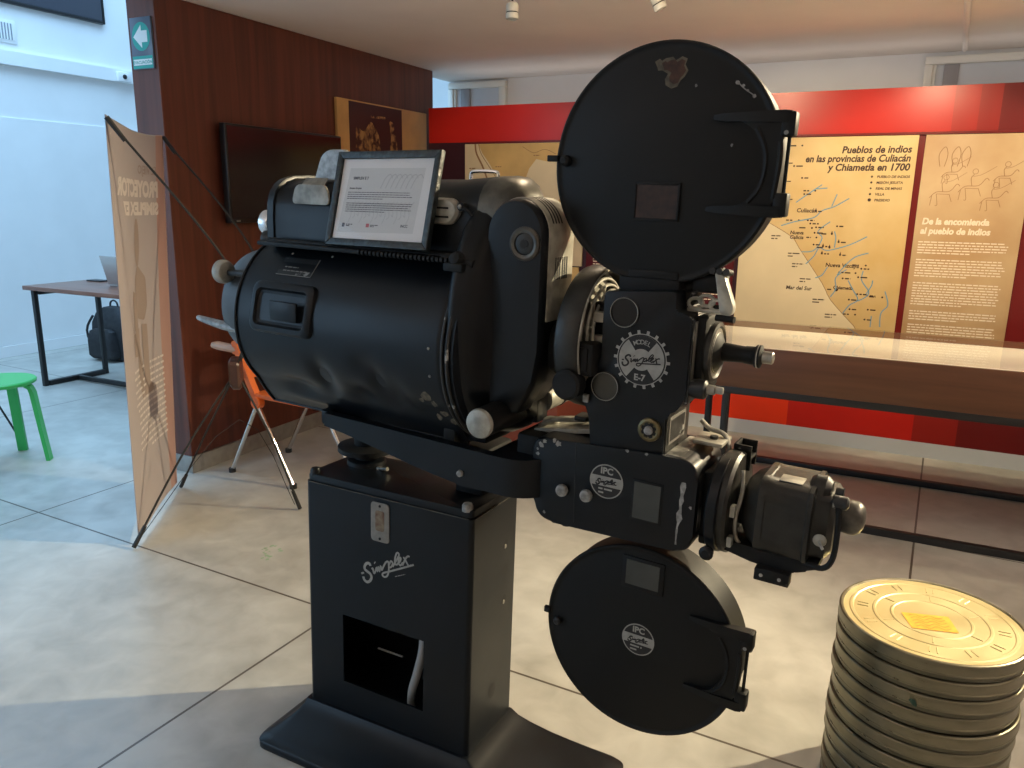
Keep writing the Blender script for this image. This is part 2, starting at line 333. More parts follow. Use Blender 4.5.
# left map (mostly behind the projector)
t = thing('map_panel', (-2.33, PT, 1.0), 'beige map panel with brown coastline, left on the display wall, behind the lamphouse', 'wall panel')
b = MB().use('cream'); b.box(-2.735, -1.86, PT, P_Y-.0003, .98, 1.762, .001); b.build('board', t)
b = MB().use('palebrown')
b.flat([(-2.63, 1.761), (-2.60, 1.70), (-2.55, 1.64), (-2.49, 1.55), (-2.44, 1.47), (-2.36, 1.45), (-2.29, 1.50), (-2.25, 1.60), (-2.20, 1.66), (-2.10, 1.64), (-2.02, 1.66), (-1.97, 1.60), (-1.9, 1.72), (-1.865, 1.761)], Tw)
b.flat([(-2.1, 1.3), (-2.02, 1.42), (-1.95, 1.36), (-1.9, 1.2), (-1.98, 1.1), (-2.08, 1.16)], Tw)
b.use('sketch')
b.stroke([(-2.63, 1.761), (-2.61, 1.70), (-2.56, 1.63), (-2.50, 1.55), (-2.45, 1.46), (-2.42, 1.40)], .005, Tw, .0008)
b.stroke([(-2.655, 1.761), (-2.645, 1.70), (-2.60, 1.62), (-2.56, 1.53)], .012, Tw, .0008)
b.stroke([(-2.735, 1.50), (-2.66, 1.515), (-2.60, 1.49), (-2.5, 1.45)], .004, Tw, .0008)
b.stroke([(-2.3, 1.74), (-2.22, 1.70), (-2.14, 1.72), (-2.06, 1.69)], .003, Tw, .0008)
for x, z in ((-2.70, 1.60), (-2.46, 1.53), (-2.30, 1.54), (-2.22, 1.68), (-2.08, 1.66), (-2.0, 1.53), (-1.98, 1.42), (-2.5, 1.61), (-1.95, 1.25)): b.lines(x, x+.075, z, z, 1, .006, Tw, .001, 0)
b.build('map_print', t)
# strip below the left map
o = MB().use('tan').box(-2.735, -1.88, PT, P_Y-.0003, .62, .972, .001).build('caption_panel'); tag(o, 'plain orange-tan panel strip just under the beige coastline map', 'wall panel')
# maroon text panel
t = thing('text_panel', (-1.36, PT, .62), 'maroon text panel with pale lines of print, behind the projector head', 'wall panel')
MB().use('p_maroon').box(-1.83, -.885, PT, P_Y-.0003, .62, 1.762, .001).build('board', t)
b = MB().use('wink'); rg = random.Random(3)
for z0, n in ((1.62, 7), (1.42, 10), (1.18, 12), (.90, 8), (.72, 4)): b.lines(-1.78, -.96, z0, z0-.0165*(n-1), n, .0062, Tw, .0006, .12, rg)
b.build('body_text', t)
# centre map
t = thing('map_panel', (-.42, PT, .62), 'ochre map panel titled Pueblos de indios en las provincias de Culiacán', 'wall panel')
MB().use('tan').box(-.86, .025, PT, P_Y-.0003, .60, 1.762, .001).build('board', t)
COAST = [(-.858, 1.37), (-.78, 1.33)] + [(-0.712, 1.295), (-0.568, 1.213), (-0.524, 1.153), (-0.379, 0.956), (-0.326, 0.865), (-0.212, 0.748), (-0.179, 0.711)]+[(-.135, .602)]
RIV = [[(-0.633, 1.274), (-0.56, 1.299), (-0.459, 1.324), (-0.419, 1.363), (-0.357, 1.386), (-0.284, 1.432)], [(-0.371, 1.386), (-0.349, 1.454)], [(-0.563, 1.406), (-0.515, 1.444), (-0.433, 1.505)], [(-0.46, 1.482), (-0.403, 1.487)], [(-0.507, 1.13), (-0.441, 1.14), (-0.404, 1.211), (-0.43, 1.248), (-0.37, 1.303)], [(-0.478, 1.061), (-0.438, 1.109), (-0.414, 1.157), (-0.368, 1.143), (-0.257, 1.178), (-0.171, 1.226)], [(-0.334, 1.16), (-0.332, 1.213), (-0.343, 1.251)], [(-0.419, 0.985), (-0.384, 1.003), (-0.359, 1.051)], [(-0.304, 1.007), (-0.273, 1.055), (-0.222, 1.111), (-0.154, 1.137)], [(-0.328, 0.881), (-0.303, 0.93), (-0.31, 0.992), (-0.257, 1.041)], [(-0.253, 0.792), (-0.222, 0.841), (-0.182, 0.875), (-0.217, 0.935), (-0.243, 0.98)], [(-0.182, 0.867), (-0.142, 0.893), (-0.131, 0.925), (-0.173, 0.984), (-0.171, 1.037)], [(-0.143, 0.909), (-0.12, 0.956), (-0.117, 0.987)], [(-0.053, 0.729), (-0.055, 0.807), (-0.025, 0.855), (-0.048, 0.93)], [(-0.102, 0.725), (-0.102, 0.788)]]
b = MB().use('sea'); b.flat(COAST+[(-.858, .602)], Tw)
b.use('sketch'); b.stroke(COAST, .003, Tw, .0007, 3)
b.use('river')
for pts in RIV: b.stroke(pts, .006, Tw, .0009, 4)
b.build('map_print', t)
b = MB().use('ink')
b.text('Pueblos de indios', .052, Tw, -.003, 1.674, 'RIGHT', .15, .0016, sx=.94); b.text('en las provincias de Culiacán', .052, Tw, -.003, 1.628, 'RIGHT', .15, .0016, sx=.88); b.text('y Chiametla en 1700', .052, Tw, -.003, 1.581, 'RIGHT', .15, .0016, sx=.94)
b.build('title', t)
b = MB().use('ink')
for i, s_ in enumerate(('PUEBLO DE INDIOS', 'MISIÓN JESUITA', 'REAL DE MINAS', 'VILLA', 'PRESIDIO')):
    z = 1.549-i*.031; b.text(s_, .0185, Tw, -.157, z-.007, 'LEFT', .1, .0005)
    b.flat(circ((-.182, z), (.006, .006, .005, .006, .009)[i], 10), Tw)
for s_, x, z, sz in (('Culiacán', -.556, 1.352, .032), ('Nueva', -.580, 1.228, .028), ('Galicia', -.580, 1.202, .028), ('Nueva Vizcaya', -.372, 1.052, .030), ('Mar del Sur', -.575, .912, .030), ('Chiametla', -.319, .928, .026)):
    b.text(s_, sz, Tw, x, z, 'LEFT', .1, .0008)
DOTS = [(-0.558, 1.718), (-0.592, 1.607), (-0.543, 1.542), (-0.466, 1.472), (-0.523, 1.453), (-0.452, 1.359), (-0.539, 1.307), (-0.49, 1.308), (-0.475, 1.29), (-0.464, 1.266), (-0.442, 1.27), (-0.447, 1.239), (-0.435, 1.213), (-0.446, 1.173), (-0.332, 1.279), (-0.355, 1.235), (-0.315, 1.191), (-0.395, 1.165), (-0.36, 1.159), (-0.397, 1.124), (-0.3, 1.12), (-0.161, 1.068), (-0.182, 1.049), (-0.295, 1.023), (-0.209, 1.023), (-0.193, 1.001), (-0.273, 0.99), (-0.3, 0.924), (-0.188, 0.906), (-0.135, 0.901), (-0.058, 0.896), (-0.228, 0.872), (-0.219, 0.818), (-0.187, 0.789), (-0.135, 0.765), (-0.124, 0.822)]
rg = random.Random(5)
for i, (x, z) in enumerate(DOTS):
    b.flat(circ((x, z), .010 if i == 27 else .0052, 10), Tw); sd = -1 if i % 3 == 0 else 1; L_ = rg.uniform(.035, .06)
    b.lines(x+sd*.012-(L_ if sd < 0 else 0), x+sd*.012+(0 if sd < 0 else L_), z-.004, z-.004, 1, .007, Tw, .0011, 0, rg)
    if i in (5, 15, 16, 17, 18, 19, 20): b.flat([(x-.006, z), (x+.006, z), (x, z+.018)], Tw, .0011)
for x, z in ((-.682, 1.213), (-.581, 1.116), (-.553, 1.057), (-.503, .973), (-.422, .859), (-.347, .777), (-.66, 1.62), (-.66, 1.52), (-.64, 1.42)): b.lines(x, x+.07, z, z-.016, 2, .006, Tw, .0011, .2, rg)
b.build('legend', t)
# right text panel
t = thing('text_panel', (.28, PT, .62), 'buff text panel headed De la encomienda al pueblo de indios', 'wall panel')
MB().use('buff').box(.058, .552, PT, P_Y-.0003, .60, 1.762, .001).build('board', t)
b = MB().use('wink'); b.text('De la encomienda', .046, Tw, .090, 1.302, 'LEFT', .12, .0020, sx=.93); b.text('al pueblo de indios', .046, Tw, .088, 1.252, 'LEFT', .12, .0020, sx=.93); b.build('title', t)
b = MB().use('wink')
for z0, n in ((1.205, 5), (1.11, 7), (.985, 9), (.83, 4), (.755, 8)): b.lines(.085, .505, z0, z0-.0145*(n-1), n, .0058, Tw, .0006, .05, rg)
b.build('body_text', t)
b = MB().use('sketch')
for hx, hz, k in ((.17, 1.47, 1), (.30, 1.50, 1), (.40, 1.44, .9), (.20, 1.57, .8), (.44, 1.55, .8)):
    b.stroke([(hx-.06*k, hz-.03*k), (hx-.03*k, hz), (hx+.03*k, hz+.004), (hx+.06*k, hz+.04*k), (hx+.075*k, hz+.03*k)], .0028, Tw)
    b.stroke([(hx-.05*k, hz-.02*k), (hx-.055*k, hz-.07*k)], .0025, Tw); b.stroke([(hx-.03*k, hz-.01*k), (hx-.02*k, hz-.065*k), (hx-.03*k, hz-.07*k)], .0025, Tw); b.stroke([(hx+.03*k, hz-.01*k), (hx+.045*k, hz-.05*k)], .0025, Tw); b.stroke([(hx-.03*k, hz-.01*k), (hx+.03*k, hz-.012*k)], .0022, Tw)
    b.stroke([(hx, hz), (hx-.008*k, hz+.04*k), (hx+.004*k, hz+.06*k)], .0028, Tw); b.stroke([(hx+.008+.013*cos(a), hz+.075*k+.013*sin(a)) for a in [q_*pi/3 for q_ in range(7)]], .0022, Tw); b.stroke([(hx, hz+.05*k), (hx+.04*k, hz+.06*k), (hx+.10*k, hz+.10*k)], .0018, Tw)
for x in (.14, .20, .245): b.stroke([(x, 1.60), (x-.01, 1.66), (x+.015, 1.70), (x+.03, 1.66), (x+.02, 1.60)], .003, Tw)
b.build('sketch_drawing', t)

# ================================================================== DISPLAY CASE
M['blackmetal'] = mat('black_powder_coat', (.012, .012, .012), .5)
M['felt'] = mat('cream_lining', (.88, .85, .74), .8, vscale=5, var=.03)
def thin_glass(name, tint=(1, 1, 1), rough=.02, mixf=.12):
    m = bpy.data.materials.new(name); m.use_nodes = True; nt = m.node_tree; N = nt.nodes; L = nt.links; out = N['Material Output']; N.remove(N['Principled BSDF'])
    g = N.new('ShaderNodeBsdfGlossy'); g.inputs['Roughness'].default_value = rough; tr = N.new('ShaderNodeBsdfTransparent'); tr.inputs[0].default_value = (*tint, 1)
    fr = N.new('ShaderNodeFresnel'); fr.inputs[0].default_value = 1.22; mx = N.new('ShaderNodeMixShader'); ge = N.new('ShaderNodeNewGeometry'); iv = N.new('ShaderNodeMath'); iv.operation = 'SUBTRACT'; iv.inputs[0].default_value = 1; L.new(ge.outputs['Backfacing'], iv.inputs[1])
    ml = N.new('ShaderNodeMath'); ml.operation = 'MULTIPLY'; L.new(fr.outputs[0], ml.inputs[0]); L.new(iv.outputs[0], ml.inputs[1]); L.new(ml.outputs[0], mx.inputs[0]); L.new(tr.outputs[0], mx.inputs[1]); L.new(g.outputs[0], mx.inputs[2]); L.new(mx.outputs[0], out.inputs[0]); return m
PLX = -1.618
M['glass'] = thin_glass('clear_glass')
t = thing('display_case', (.5, 3.95, 0), 'long glass-topped walnut display case on black steel legs before the map panels', 'display case')
X0, X1, Y0, Y1, Z0, Z1 = -.84, 1.75, 3.54, 4.36, .585, .772
b = MB().use('casewood'); b.box(X0, X1, Y0, Y0+.02, Z0, Z1, .002); b.box(X0, X1, Y1-.02, Y1, Z0, Z1, .002); b.box(X0, X0+.02, Y0+.02, Y1-.02, Z0, Z1, .002); b.box(X1-.02, X1, Y0+.02, Y1-.02, Z0, Z1, .002); b.box(X0+.02, X1-.02, Y0+.02, Y1-.02, Z0, Z0+.02); b.build('case_body', t)
MB().use('felt').box(X0+.02, X1-.02, Y0+.02, Y1-.02, Z0+.02, Z1-.03).build('lining', t)
MB().use('glass').box(X0+.004, X1-.004, Y0+.004, Y1-.004, Z1+.0005, Z1+.006).build('glass_top', t)
b = MB().use('blackmetal'); s_ = .032
b.box(X0, X1, Y0, Y0+s_, Z0-s_, Z0, .002); b.box(X0, X1, Y1-s_, Y1, Z0-s_, Z0, .002)
for x in (X0+.0, X1-s_): b.box(x, x+s_, Y0+s_, Y1-s_, Z0-s_, Z0, .002)
b.build('top_frame', t)
for x, y in ((-.655, Y0), (-.84, 4.08), (X1-s_, Y0), (X1-s_, Y1-s_)): MB().use('blackmetal').box(x, x+s_, y, y+s_, s_, Z0-s_, .002).build('leg', t)
b = MB().use('blackmetal'); b.box(X0, X1, Y0-.01, Y0+s_-.01, 0, s_, .002); b.build('floor_rail', t)
b = MB().use('blackmetal'); b.box(X0, X1, Y1-s_-.03, Y1-.03, 0, s_, .002); b.build('floor_rail', t)

t = thing('plinth', (-1.9, 4.2, 0), 'low brick-red block on the floor, glimpsed between lamphouse and projector head', 'plinth')
M['brick'] = mat('brick_red_block_paint', (.30, .075, .045), .6, vscale=5, var=.05)
MB().use('brick').box(PLX-.62, PLX, 3.9, 4.6, 0, .48, .004).build('body', t); MB().use('brick').box(PLX-.63, PLX+.01, 3.89, 4.61, .48, .50, .003).build('top_board', t)
# ================================================================== WOOD WALL: TV, ARTWORK, EXIT SIGN
M['screen'] = mat('switched_off_screen', (.006, .006, .008), .16, spec=.6)
M['bezel'] = mat('black_plastic', (.01, .01, .011), .35)
t = thing('television', (-3.1, 3.47, 1.27), 'switched-off flat black television on the red-brown wood wall', 'television')
MB().use('bezel').box(-3.125, -3.085, 3.02, 3.94, 1.262, 1.755, .006).build('housing', t)
MB().use('screen').box(-3.086, -3.083, 3.032, 3.928, 1.285, 1.743).build('screen', t)
MB().use('bezel').box(-3.15, -3.125, 3.3, 3.66, 1.4, 1.62).build('wall_bracket', t)
MB().use('silver').box(-3.086, -3.082, 3.06, 3.085, 1.270, 1.276).build('status_light', t)
M['artgold'] = mat('ochre_board', (.62, .36, .13), .5, vscale=5, var=.1)
def art_mat():
    m = mat('maroon_and_gold_print', (.05, .010, .010), .5, vscale=22, col2=(.42, .25, .09), lo=.42, hi=.60, detail=9); return m
M['art'] = art_mat(); M['artdark'] = mat('maroon_print', (.055, .012, .014), .5)
t = thing('wall_panel', (-3.13, 4.46, 1.4), 'ochre panel with a dark maroon and gold print on the wood wall', 'wall panel')
MB().use('artgold').box(-3.149, -3.128, 3.965, 4.965, 1.40, 1.985, .002).build('board', t)
b = MB().use('artdark'); b.box(-3.129, -3.126, 4.077, 4.65, 1.402, 1.976); b.use('art')
def Ta(x, z, h): return (-3.126+h, x, z)
b.flat(rpoly([(4.15, 1.42), (4.33, 1.42), (4.42, 1.60), (4.38, 1.80), (4.30, 1.88), (4.22, 1.80), (4.14, 1.84), (4.13, 1.6)], .03), Ta); b.flat(rpoly([(4.44, 1.42), (4.60, 1.42), (4.60, 1.70), (4.56, 1.88), (4.50, 1.90), (4.52, 1.78), (4.48, 1.6)], .03), Ta); b.flat(rpoly([(4.30, 1.895), (4.46, 1.90), (4.46, 1.915), (4.30, 1.91)], .004), Ta)
b.build('print', t)
M['signgreen'] = mat('teal_sign_print', (.02, .34, .30), .35); M['signdark'] = mat('photoluminescent_grey', (.09, .12, .17), .3); M['signwhite'] = mat('white_print', (.72, .80, .82), .4)
M['wallend'] = M['redwood']
t = thing('exit_sign', (-3.235, 2.70, 1.965), 'dark sign with white arrow in a teal oval on the wood wall end', 'sign')
MB().use('signdark').box(-3.305, -3.168, 2.70, 2.71, 1.965, 2.188, .001).build('plate', t)
def Te(x, z, h): return (x, 2.6995-h, z)
b = MB().use('signgreen'); b.flat([(-3.236+.058*cos(2*pi*k/32), 2.105+.062*sin(2*pi*k/32)) for k in range(32)], Te, .0005); b.flat([(-3.302, 1.968), (-3.171, 1.968), (-3.171, 2.022), (-3.302, 2.022)], Te, .0005); b.build('teal_field', t)
b = MB().use('signwhite'); b.flat([(-3.285, 2.105), (-3.232, 2.155), (-3.232, 2.13), (-3.195, 2.13), (-3.195, 2.08), (-3.232, 2.08), (-3.232, 2.055)], Te, .001); b.flat([(-3.297, 1.982), (-3.176, 1.982), (-3.176, 2.008), (-3.297, 2.008)], Te, .001)
b.use('signgreen'); b.text('EVACUACIÓN', .019, Te, -3.2365, 1.988, 'CENTER', 0, .0004, .0015); b.build('arrow', t)

# ================================================================== HALL AT THE LEFT
M['darkwin'] = mat('dark_tinted_glass', (.06, .065, .085), .25)
t = thing('wall_screen', (-6.87, 4.9, 2.79), 'dark framed panel high on the white wall, top left corner', 'panel')
MB().use('darkwin').box(-6.9, -6.86, 4.05, 5.32, 2.965-.012, 3.7, .004).build('panel', t)
b = MB().use('bezel'); b.box(-6.9, -6.855, 4.05, 5.32, 2.93, 2.953, .002); b.box(-6.9, -6.855, 5.32, 5.34, 2.93, 3.7, .002); b.build('frame', t)
t = thing('air_vent', (-6.88, 4.4, 2.6), 'white louvred air vent on the white wall above the ledge', 'vent')
b = MB().use('white'); b.box(-6.9, -6.885, 4.1, 4.50, 2.62, 2.80, .003); b.build('frame', t)
b = MB().use(mat('vent_shadow_grey', (.25, .27, .30), .6)); b.box(-6.886, -6.883, 4.13, 4.47, 2.645, 2.775); b.build('backing', t)
b = MB().use('white')
for k in range(14): y = 4.135+k*.025; b.box(-6.884, -6.876, y, y+.010, 2.645, 2.775)
b.build('slats', t)
t = thing('wall_camera', (-6.83, 5.45, 2.45), 'small white dome sensor with dark eye on the wall ledge', 'camera')
MB().use('white').box(-6.84, -6.80, 5.38, 5.52, 2.44, 2.53, .012).build('housing', t); MB().use('bezel').lathe((-6.80, 5.45, 2.485), (1, 0, 0), [(0, .022), (.008, .020), (.014, .01)]).build('lens', t)
# table
t = thing('table', (-5.2, 3.72, 0), 'brown wood table with black square metal legs by the white wall', 'table')
def table():
    TX0, TX1, TY0, TY1 = -5.68, -4.3, 3.52, 4.1
    MB().use('tablewood').box(TX0, TX1, TY0, TY1, .715, .745, .003).build('tabletop', t)
    for x, y in ((TX0+.06, TY0+.02), (TX0+.06, TY1-.06), (TX1-.15, TY0+.02), (TX1-.15, TY1-.06)):
        MB().use('blackmetal').box(x, x+.032, y, y+.032, 0, .715, .002).build('leg', t)
    MB().use('blackmetal').box(TX0+.10, TX1-.15, TY0+.28, TY0+.31, .005, .035, .002).build('stretcher', t)
    for x in (TX0+.06, TX1-.15): MB().use('blackmetal').box(x, x+.04, TY0+.06, TY1-.06, .002, .036, .002).build('stretcher', t); MB().use('blackmetal').box(x, x+.04, TY0+.06, TY1-.06, .68, .714, .002).build('top_rail', t)
table()
M['laptop'] = mat('silver_laptop_shell', (.50, .47, .45), .35, metal=.5)
t = thing('laptop', (-4.99, 3.9, .745), 'open silver laptop seen from behind on the brown table', 'laptop')
MB().use('laptop').box(-5.15, -4.83, 3.83, 4.06, .745, .759, .004).build('base', t)
b = MB(frame((-4.99, 3.825, .76), (1, 0, 0), (0, -.25, 1))).use('laptop'); b.box(-.16, .16, 0, .215, -.004, .004, .003); b.build('lid', t)
b = MB(frame((-4.99, 3.825, .76), (1, 0, 0), (0, -.25, 1))).use('bezel'); b.box(-.15, .15, .01, .205, -.0048, -.0041); b.flat(circ((0, .11), .012, 16), lambda x, y, h: (x, y, .0047)); b.build('screen', t)
o = MB().use('bezel').box(-5.60, -5.44, 3.97, 4.05, .745, .755, .003).build('phone'); tag(o, 'small black phone lying flat on the brown table beside laptop', 'phone')
M['nylon'] = mat('black_nylon', (.012, .012, .014), .7, vscale=30, bump=.3, var=.3)
t = thing('backpack', (-6.05, 4.48, 0), 'black backpack standing on the floor against the wall under the brown table', 'backpack')
def rrect(cx, cy, w, d, r, z): return [(p[0], p[1], z) for p in rpoly([(cx-w/2, cy-d/2), (cx+w/2, cy-d/2), (cx+w/2, cy+d/2), (cx-w/2, cy+d/2)], r, 4)]
BX, BY = -6.02, 4.50
b = MB().use('nylon'); b.loft([rrect(BX, BY, w, d, min(w, d)*.4, z) for z, w, d in ((0, .36, .16), (.02, .42, .22), (.18, .44, .24), (.32, .42, .22), (.40, .34, .17), (.45, .20, .10), (.46, .10, .04))]); b.build('bag', t)
b = MB().use('nylon'); b.loft([rrect(BX, BY-.13, w, d, min(w, d)*.4, z) for z, w, d in ((.02, .28, .05), (.05, .33, .10), (.18, .32, .11), (.26, .28, .07), (.28, .18, .03))]); b.build('front_pocket', t)
MB().use('nylon').tube([(BX-.05, BY, .44), (BX-.04, BY, .49), (BX, BY, .51), (BX+.04, BY, .49), (BX+.05, BY, .44)], .008, 6, 4).build('handle', t)
MB().use('nylon').tube([(BX-.15, BY-.10, .38), (BX-.22, BY-.12, .25), (BX-.19, BY-.10, .06)], .010, 6, 4).build('strap', t)
# green stool
M['green'] = mat('green_plastic', (.035, .42, .10), .35)
t = thing('stool', (-4.15, 2.38, 0), 'small bright green round stool at the left edge of the floor', 'stool')
sc = (-4.15, 2.38)
b = MB().use('green'); b.lathe((sc[0], sc[1], .425), (0, 0, 1), [(0, .165), (.004, .175), (.018, .178), (.024, .172), (.025, .05)], 40); b.build('seat', t)
for k in range(4):
    a = radians(38+90*k); d = Vector((cos(a), sin(a), 0)); n = Vector((-d.y, d.x, 0)); rings = []
    for r_, z, th in ((.06, .418, .007), (.125, .417, .008), (.150, .405, .010), (.160, .375, .011), (.178, .2, .010), (.200, 0, .010)):
        c = Vector((*sc, 0))+d*r_+Vector((0, 0, z)); up = Vector((0, 0, 1)) if r_ < .14 else (d if z < .39 else (d+Vector((0, 0, 1))).normalized())
        w = .024; rings.append([c+n*w+up*th, c-n*w+up*th, c-n*w-up*th, c+n*w-up*th])
    b = MB().use('green'); b.loft(rings); b.build('leg', t)
# slim black tripod standing at the frame edge
t = thing('tripod', (-4.85, 2.55, 0), 'slim black tripod foot at the left edge behind green stool', 'tripod')
hub = (-4.82, 2.5, .75)
for a in (20, 140, 260):
    e = (-4.82+.30*cos(radians(a)), 2.57+.30*sin(radians(a)), .012); b = MB().use('blackmetal'); b.tube([hub, e], .006, 8); b.cyl(Vector(e)+Vector((0, 0, -.01)), Vector(e)+Vector((-.01*cos(radians(a)), 0, .035)), .011, .009, 10); b.build('leg', t)
MB().use('blackmetal').cyl((-4.82, 2.5, .72), (-4.82, 2.5, 1.0), .012).build('column', t)

# ================================================================== BANNER STAND (seen from behind)
def fabric(name, col, col2=None):
    m = bpy.data.materials.new(name); m.use_nodes = True; nt = m.node_tree; N = nt.nodes; L = nt.links; b = N['Principled BSDF']
    b.inputs['Base Color'].default_value = (*col, 1); b.inputs['Roughness'].default_value = .75
    tl = N.new('ShaderNodeBsdfTranslucent'); tl.inputs[0].default_value = (*col, 1); mx = N.new('ShaderNodeMixShader'); mx.inputs[0].default_value = .25
    L.new(b.outputs[0], mx.inputs[1]); L.new(tl.outputs[0], mx.inputs[2]); L.new(mx.outputs[0], N['Material Output'].inputs[0]); return m
M['ban'] = fabric('tan_banner_fabric', (.47, .42, .42)); M['banpink'] = fabric('dusty_pink_banner_border', (.50, .32, .28)); M['banlight'] = fabric('pale_banner_print', (.72, .66, .63)); M['bandark'] = fabric('brown_banner_print', (.38, .31, .28))
t = thing('banner_stand', (-2.75, 2.3, 0), 'tall tan fabric banner on a black x-frame, seen from its back', 'banner')
BB = Vector((-2.66, 1.99, .02)); BR = Vector((-3.045, 2.52, .03)); TL = Vector((-2.545, 1.945, 1.672)); TR = Vector((-2.955, 2.53, 1.655))
bn = (BR-BB).cross(TL-BB).normalized()
if bn.x < 0: bn = -bn
def Tb(s, q, h=0):     # s 0..1 left to right, q 0..1 bottom to top, bulging a little
    q_ = q - (.014*sin(pi*s)**.8*(q**8)) + (.012*sin(pi*s)*(1-q)**6)
    p = (BB*(1-s)+BR*s)*(1-q_)+(TL*(1-s)+TR*s)*q_
    return p+bn*(h-.03*sin(pi*s)*sin(pi*q)+.004*sin(9*s)*q)
b = MB(); NS, NQ = 24, 48
for i in range(NS):
    b.use('banpink' if i >= 20 else 'ban')
    b.add([Tb(s, q, h) for h in (0, -.0015) for s, q in [(i/NS+ds/NS, j/NQ) for ds in (0, 1) for j in range(NQ+1)]],
          [[a, a+1, NQ+2+a, NQ+1+a] for a in range(NQ)]+[[2*(NQ+1)+a, 2*(NQ+1)+a+1, 3*(NQ+1)+a+1, 3*(NQ+1)+a] for a in range(NQ)])
b.build('fabric', t, sharp=80)
BW, BH = (BR-BB).length, 1.64
def Tm(x, y, h): return Tb(1-x/BW, y/BH, h+.001)
def Tm2(x, y, h): return Tm(.5*(x-.34)*2.0*.62+.34, y*1.0+.175, h)      # the print is on the other side, so it reads mirrored from here
b = MB().use('banlight')
b.text('PROYECTOR', .088, Tm, .095, 1.375, 'LEFT', 0, .005, 0, .96); b.text('SIMPLEX E7', .068, Tm, .095, 1.300, 'LEFT', 0, .004, 0, 1.24)
b.use('bandark'); b.text('EL VIEJO', .05, Tm, .11, 1.468, 'LEFT', 0, .001, 0, 1.1)
b.build('title', t, smooth=False)
b = MB().use('bandark')
def blob(pts, r=.01): b.flat(rpoly(pts, r, 3), Tm2, .0006)
mx0 = .14
blob([(mx0+.20+.05*cos(a)*1.0, 1.01+.10*sin(a)) for a in [k*pi/8 for k in range(16)]], 0)
blob([(mx0+.05, .86), (mx0+.20, .92), (mx0+.27, .86), (mx0+.25, .70), (mx0+.10, .68), (mx0+.04, .74)], .02)
blob([(mx0+.24, .80), (mx0+.33, .82), (mx0+.34, .66), (mx0+.25, .62)]); blob([(mx0+.22, .66), (mx0+.37, .64), (mx0+.38, .55), (mx0+.24, .54)])
blob([(mx0+.06, .66), (mx0+.17, .67), (mx0+.18, .42), (mx0+.07, .40)]); blob([(mx0+.0, .36), (mx0+.07, .42), (mx0+.19, .42), (mx0+.22, .36)])
blob([(mx0+.25+.055*cos(a), .47+.12*sin(a)) for a in [k*pi/8 for k in range(16)]], 0)
b.use('banlight'); b.lines(.10, .50, .66, .30, 14, .010, Tm, .0008, .1, random.Random(9)); b.build('print', t, smooth=False)
hubp = Vector((-2.50, 2.42, .665))
for nm, e, m1 in (('pole', Tb(0, .992, .006), Vector((-2.29, 2.27, 1.06))), ('pole', Tb(1, .992, .006), Vector((-2.42, 2.52, 1.10))), ('pole', Vector((-2.645, 1.955, .012)), Vector((-2.585, 2.19, .36))), ('pole', Vector((-3.03, 2.53, .012)), Vector((-2.78, 2.48, .33))), ('pole', Vector((-2.335, 2.585, .012)), Vector((-2.40, 2.50, .36)))):
    b = MB().use('blackmetal'); b.tube([hubp, m1, e], .0046, 8, 8); d = (e-m1).normalized(); b.cyl(e-d*.09, e+d*.004, .008, .0095, 10); b.build(nm, t)
b = MB(frame(hubp, (-.58, .82, 0), (0, 0, 1))).use(mat('brown_plastic_hub', (.06, .025, .018), .3)); b.loft([[(x*s_, y*s_, z) for x, y in rpoly([(-.045, -.06), (.0, -.085), (.045, -.05), (.05, .05), (0, .07), (-.05, .05)], .02, 4)] for z, s_ in ((-.025, .8), (-.015, 1), (.012, 1), (.022, .85))]); b.build('hub', t)
MB().use('blackmetal').tube([(-2.64, 1.97, .03), (-2.50, 2.42, .45), (-2.35, 2.57, .03)], .0015, 5, 4).build('cord', t)

# ================================================================== ORANGE CHAIR
M['orange'] = mat('orange_plastic', (.80, .17, .03), .4); M['tabarm'] = mat('beige_plastic', (.50, .30, .20), .4)
t = thing('folding_chair', (-2.75, 2.95, 0), 'orange plastic chair with chrome legs and side tablet, half behind the lamphouse', 'chair')
def chair():
    L_ = [(-2.775, 2.76), (-2.43, 3.04)]
    yv = Vector((.08, 1, 0)).normalized(); xv = Vector((yv.y, -yv.x, 0))   # xv towards the seat front
    F = frame((-2.79, 2.80, 0), xv, yv)
    b = MB(F).use('orange'); b.box(-.02, .40, .0, .40, .425, .450, .010); b.build('seat', t)
    b = MB(F).use('orange')
    for y in (0, .37): b.loft([[(x+dx, y+dy, z) for dx, dy in ((-.018, 0), (.018, 0), (.018, .035), (-.018, .035))] for x, z in ((.02, .40), (-.035, .50), (-.09, .62), (-.12, .69))])
    b.box(-.14, -.10, .0, .405, .63, .70, .01); b.loft([[(x+dx, y, z) for dx, y in ((-.012, 0), (.012, 0), (.012, .405), (-.012, .405))] for x, z in ((-.045, .52), (-.065, .56))]); b.build('backrest', t)
    b = MB(F).use('orange')
    for y in (-.012, .38): b.cyl((.02, y, .405), (.02, y+.04, .405), .032, None, 20, .004)
    b.build('pivot', t)
    for y in (.005, .395):
        b = MB(F).use('chrome'); b.tube([(.02, y, .40), (.24, y, .012)], .011, 10); b.use('bezel').cyl((.24, y, 0), (.24, y, .022), .018); b.build('leg', t)
        b = MB(F).use('chrome'); b.tube([(.02, y, .40), (-.20, y, .012)], .011, 10); b.use('bezel').cyl((-.20, y, 0), (-.20, y, .022), .018); b.build('leg', t)
    b = MB().use('tabarm'); b.tube([(-3.045, 2.80, .670), (-3.02, 2.81, .668), (-2.90, 2.83, .655), (-2.80, 2.86, .645)], [.014, .022, .022, .02], 10, 1); b.build('tablet_arm', t)
chair()

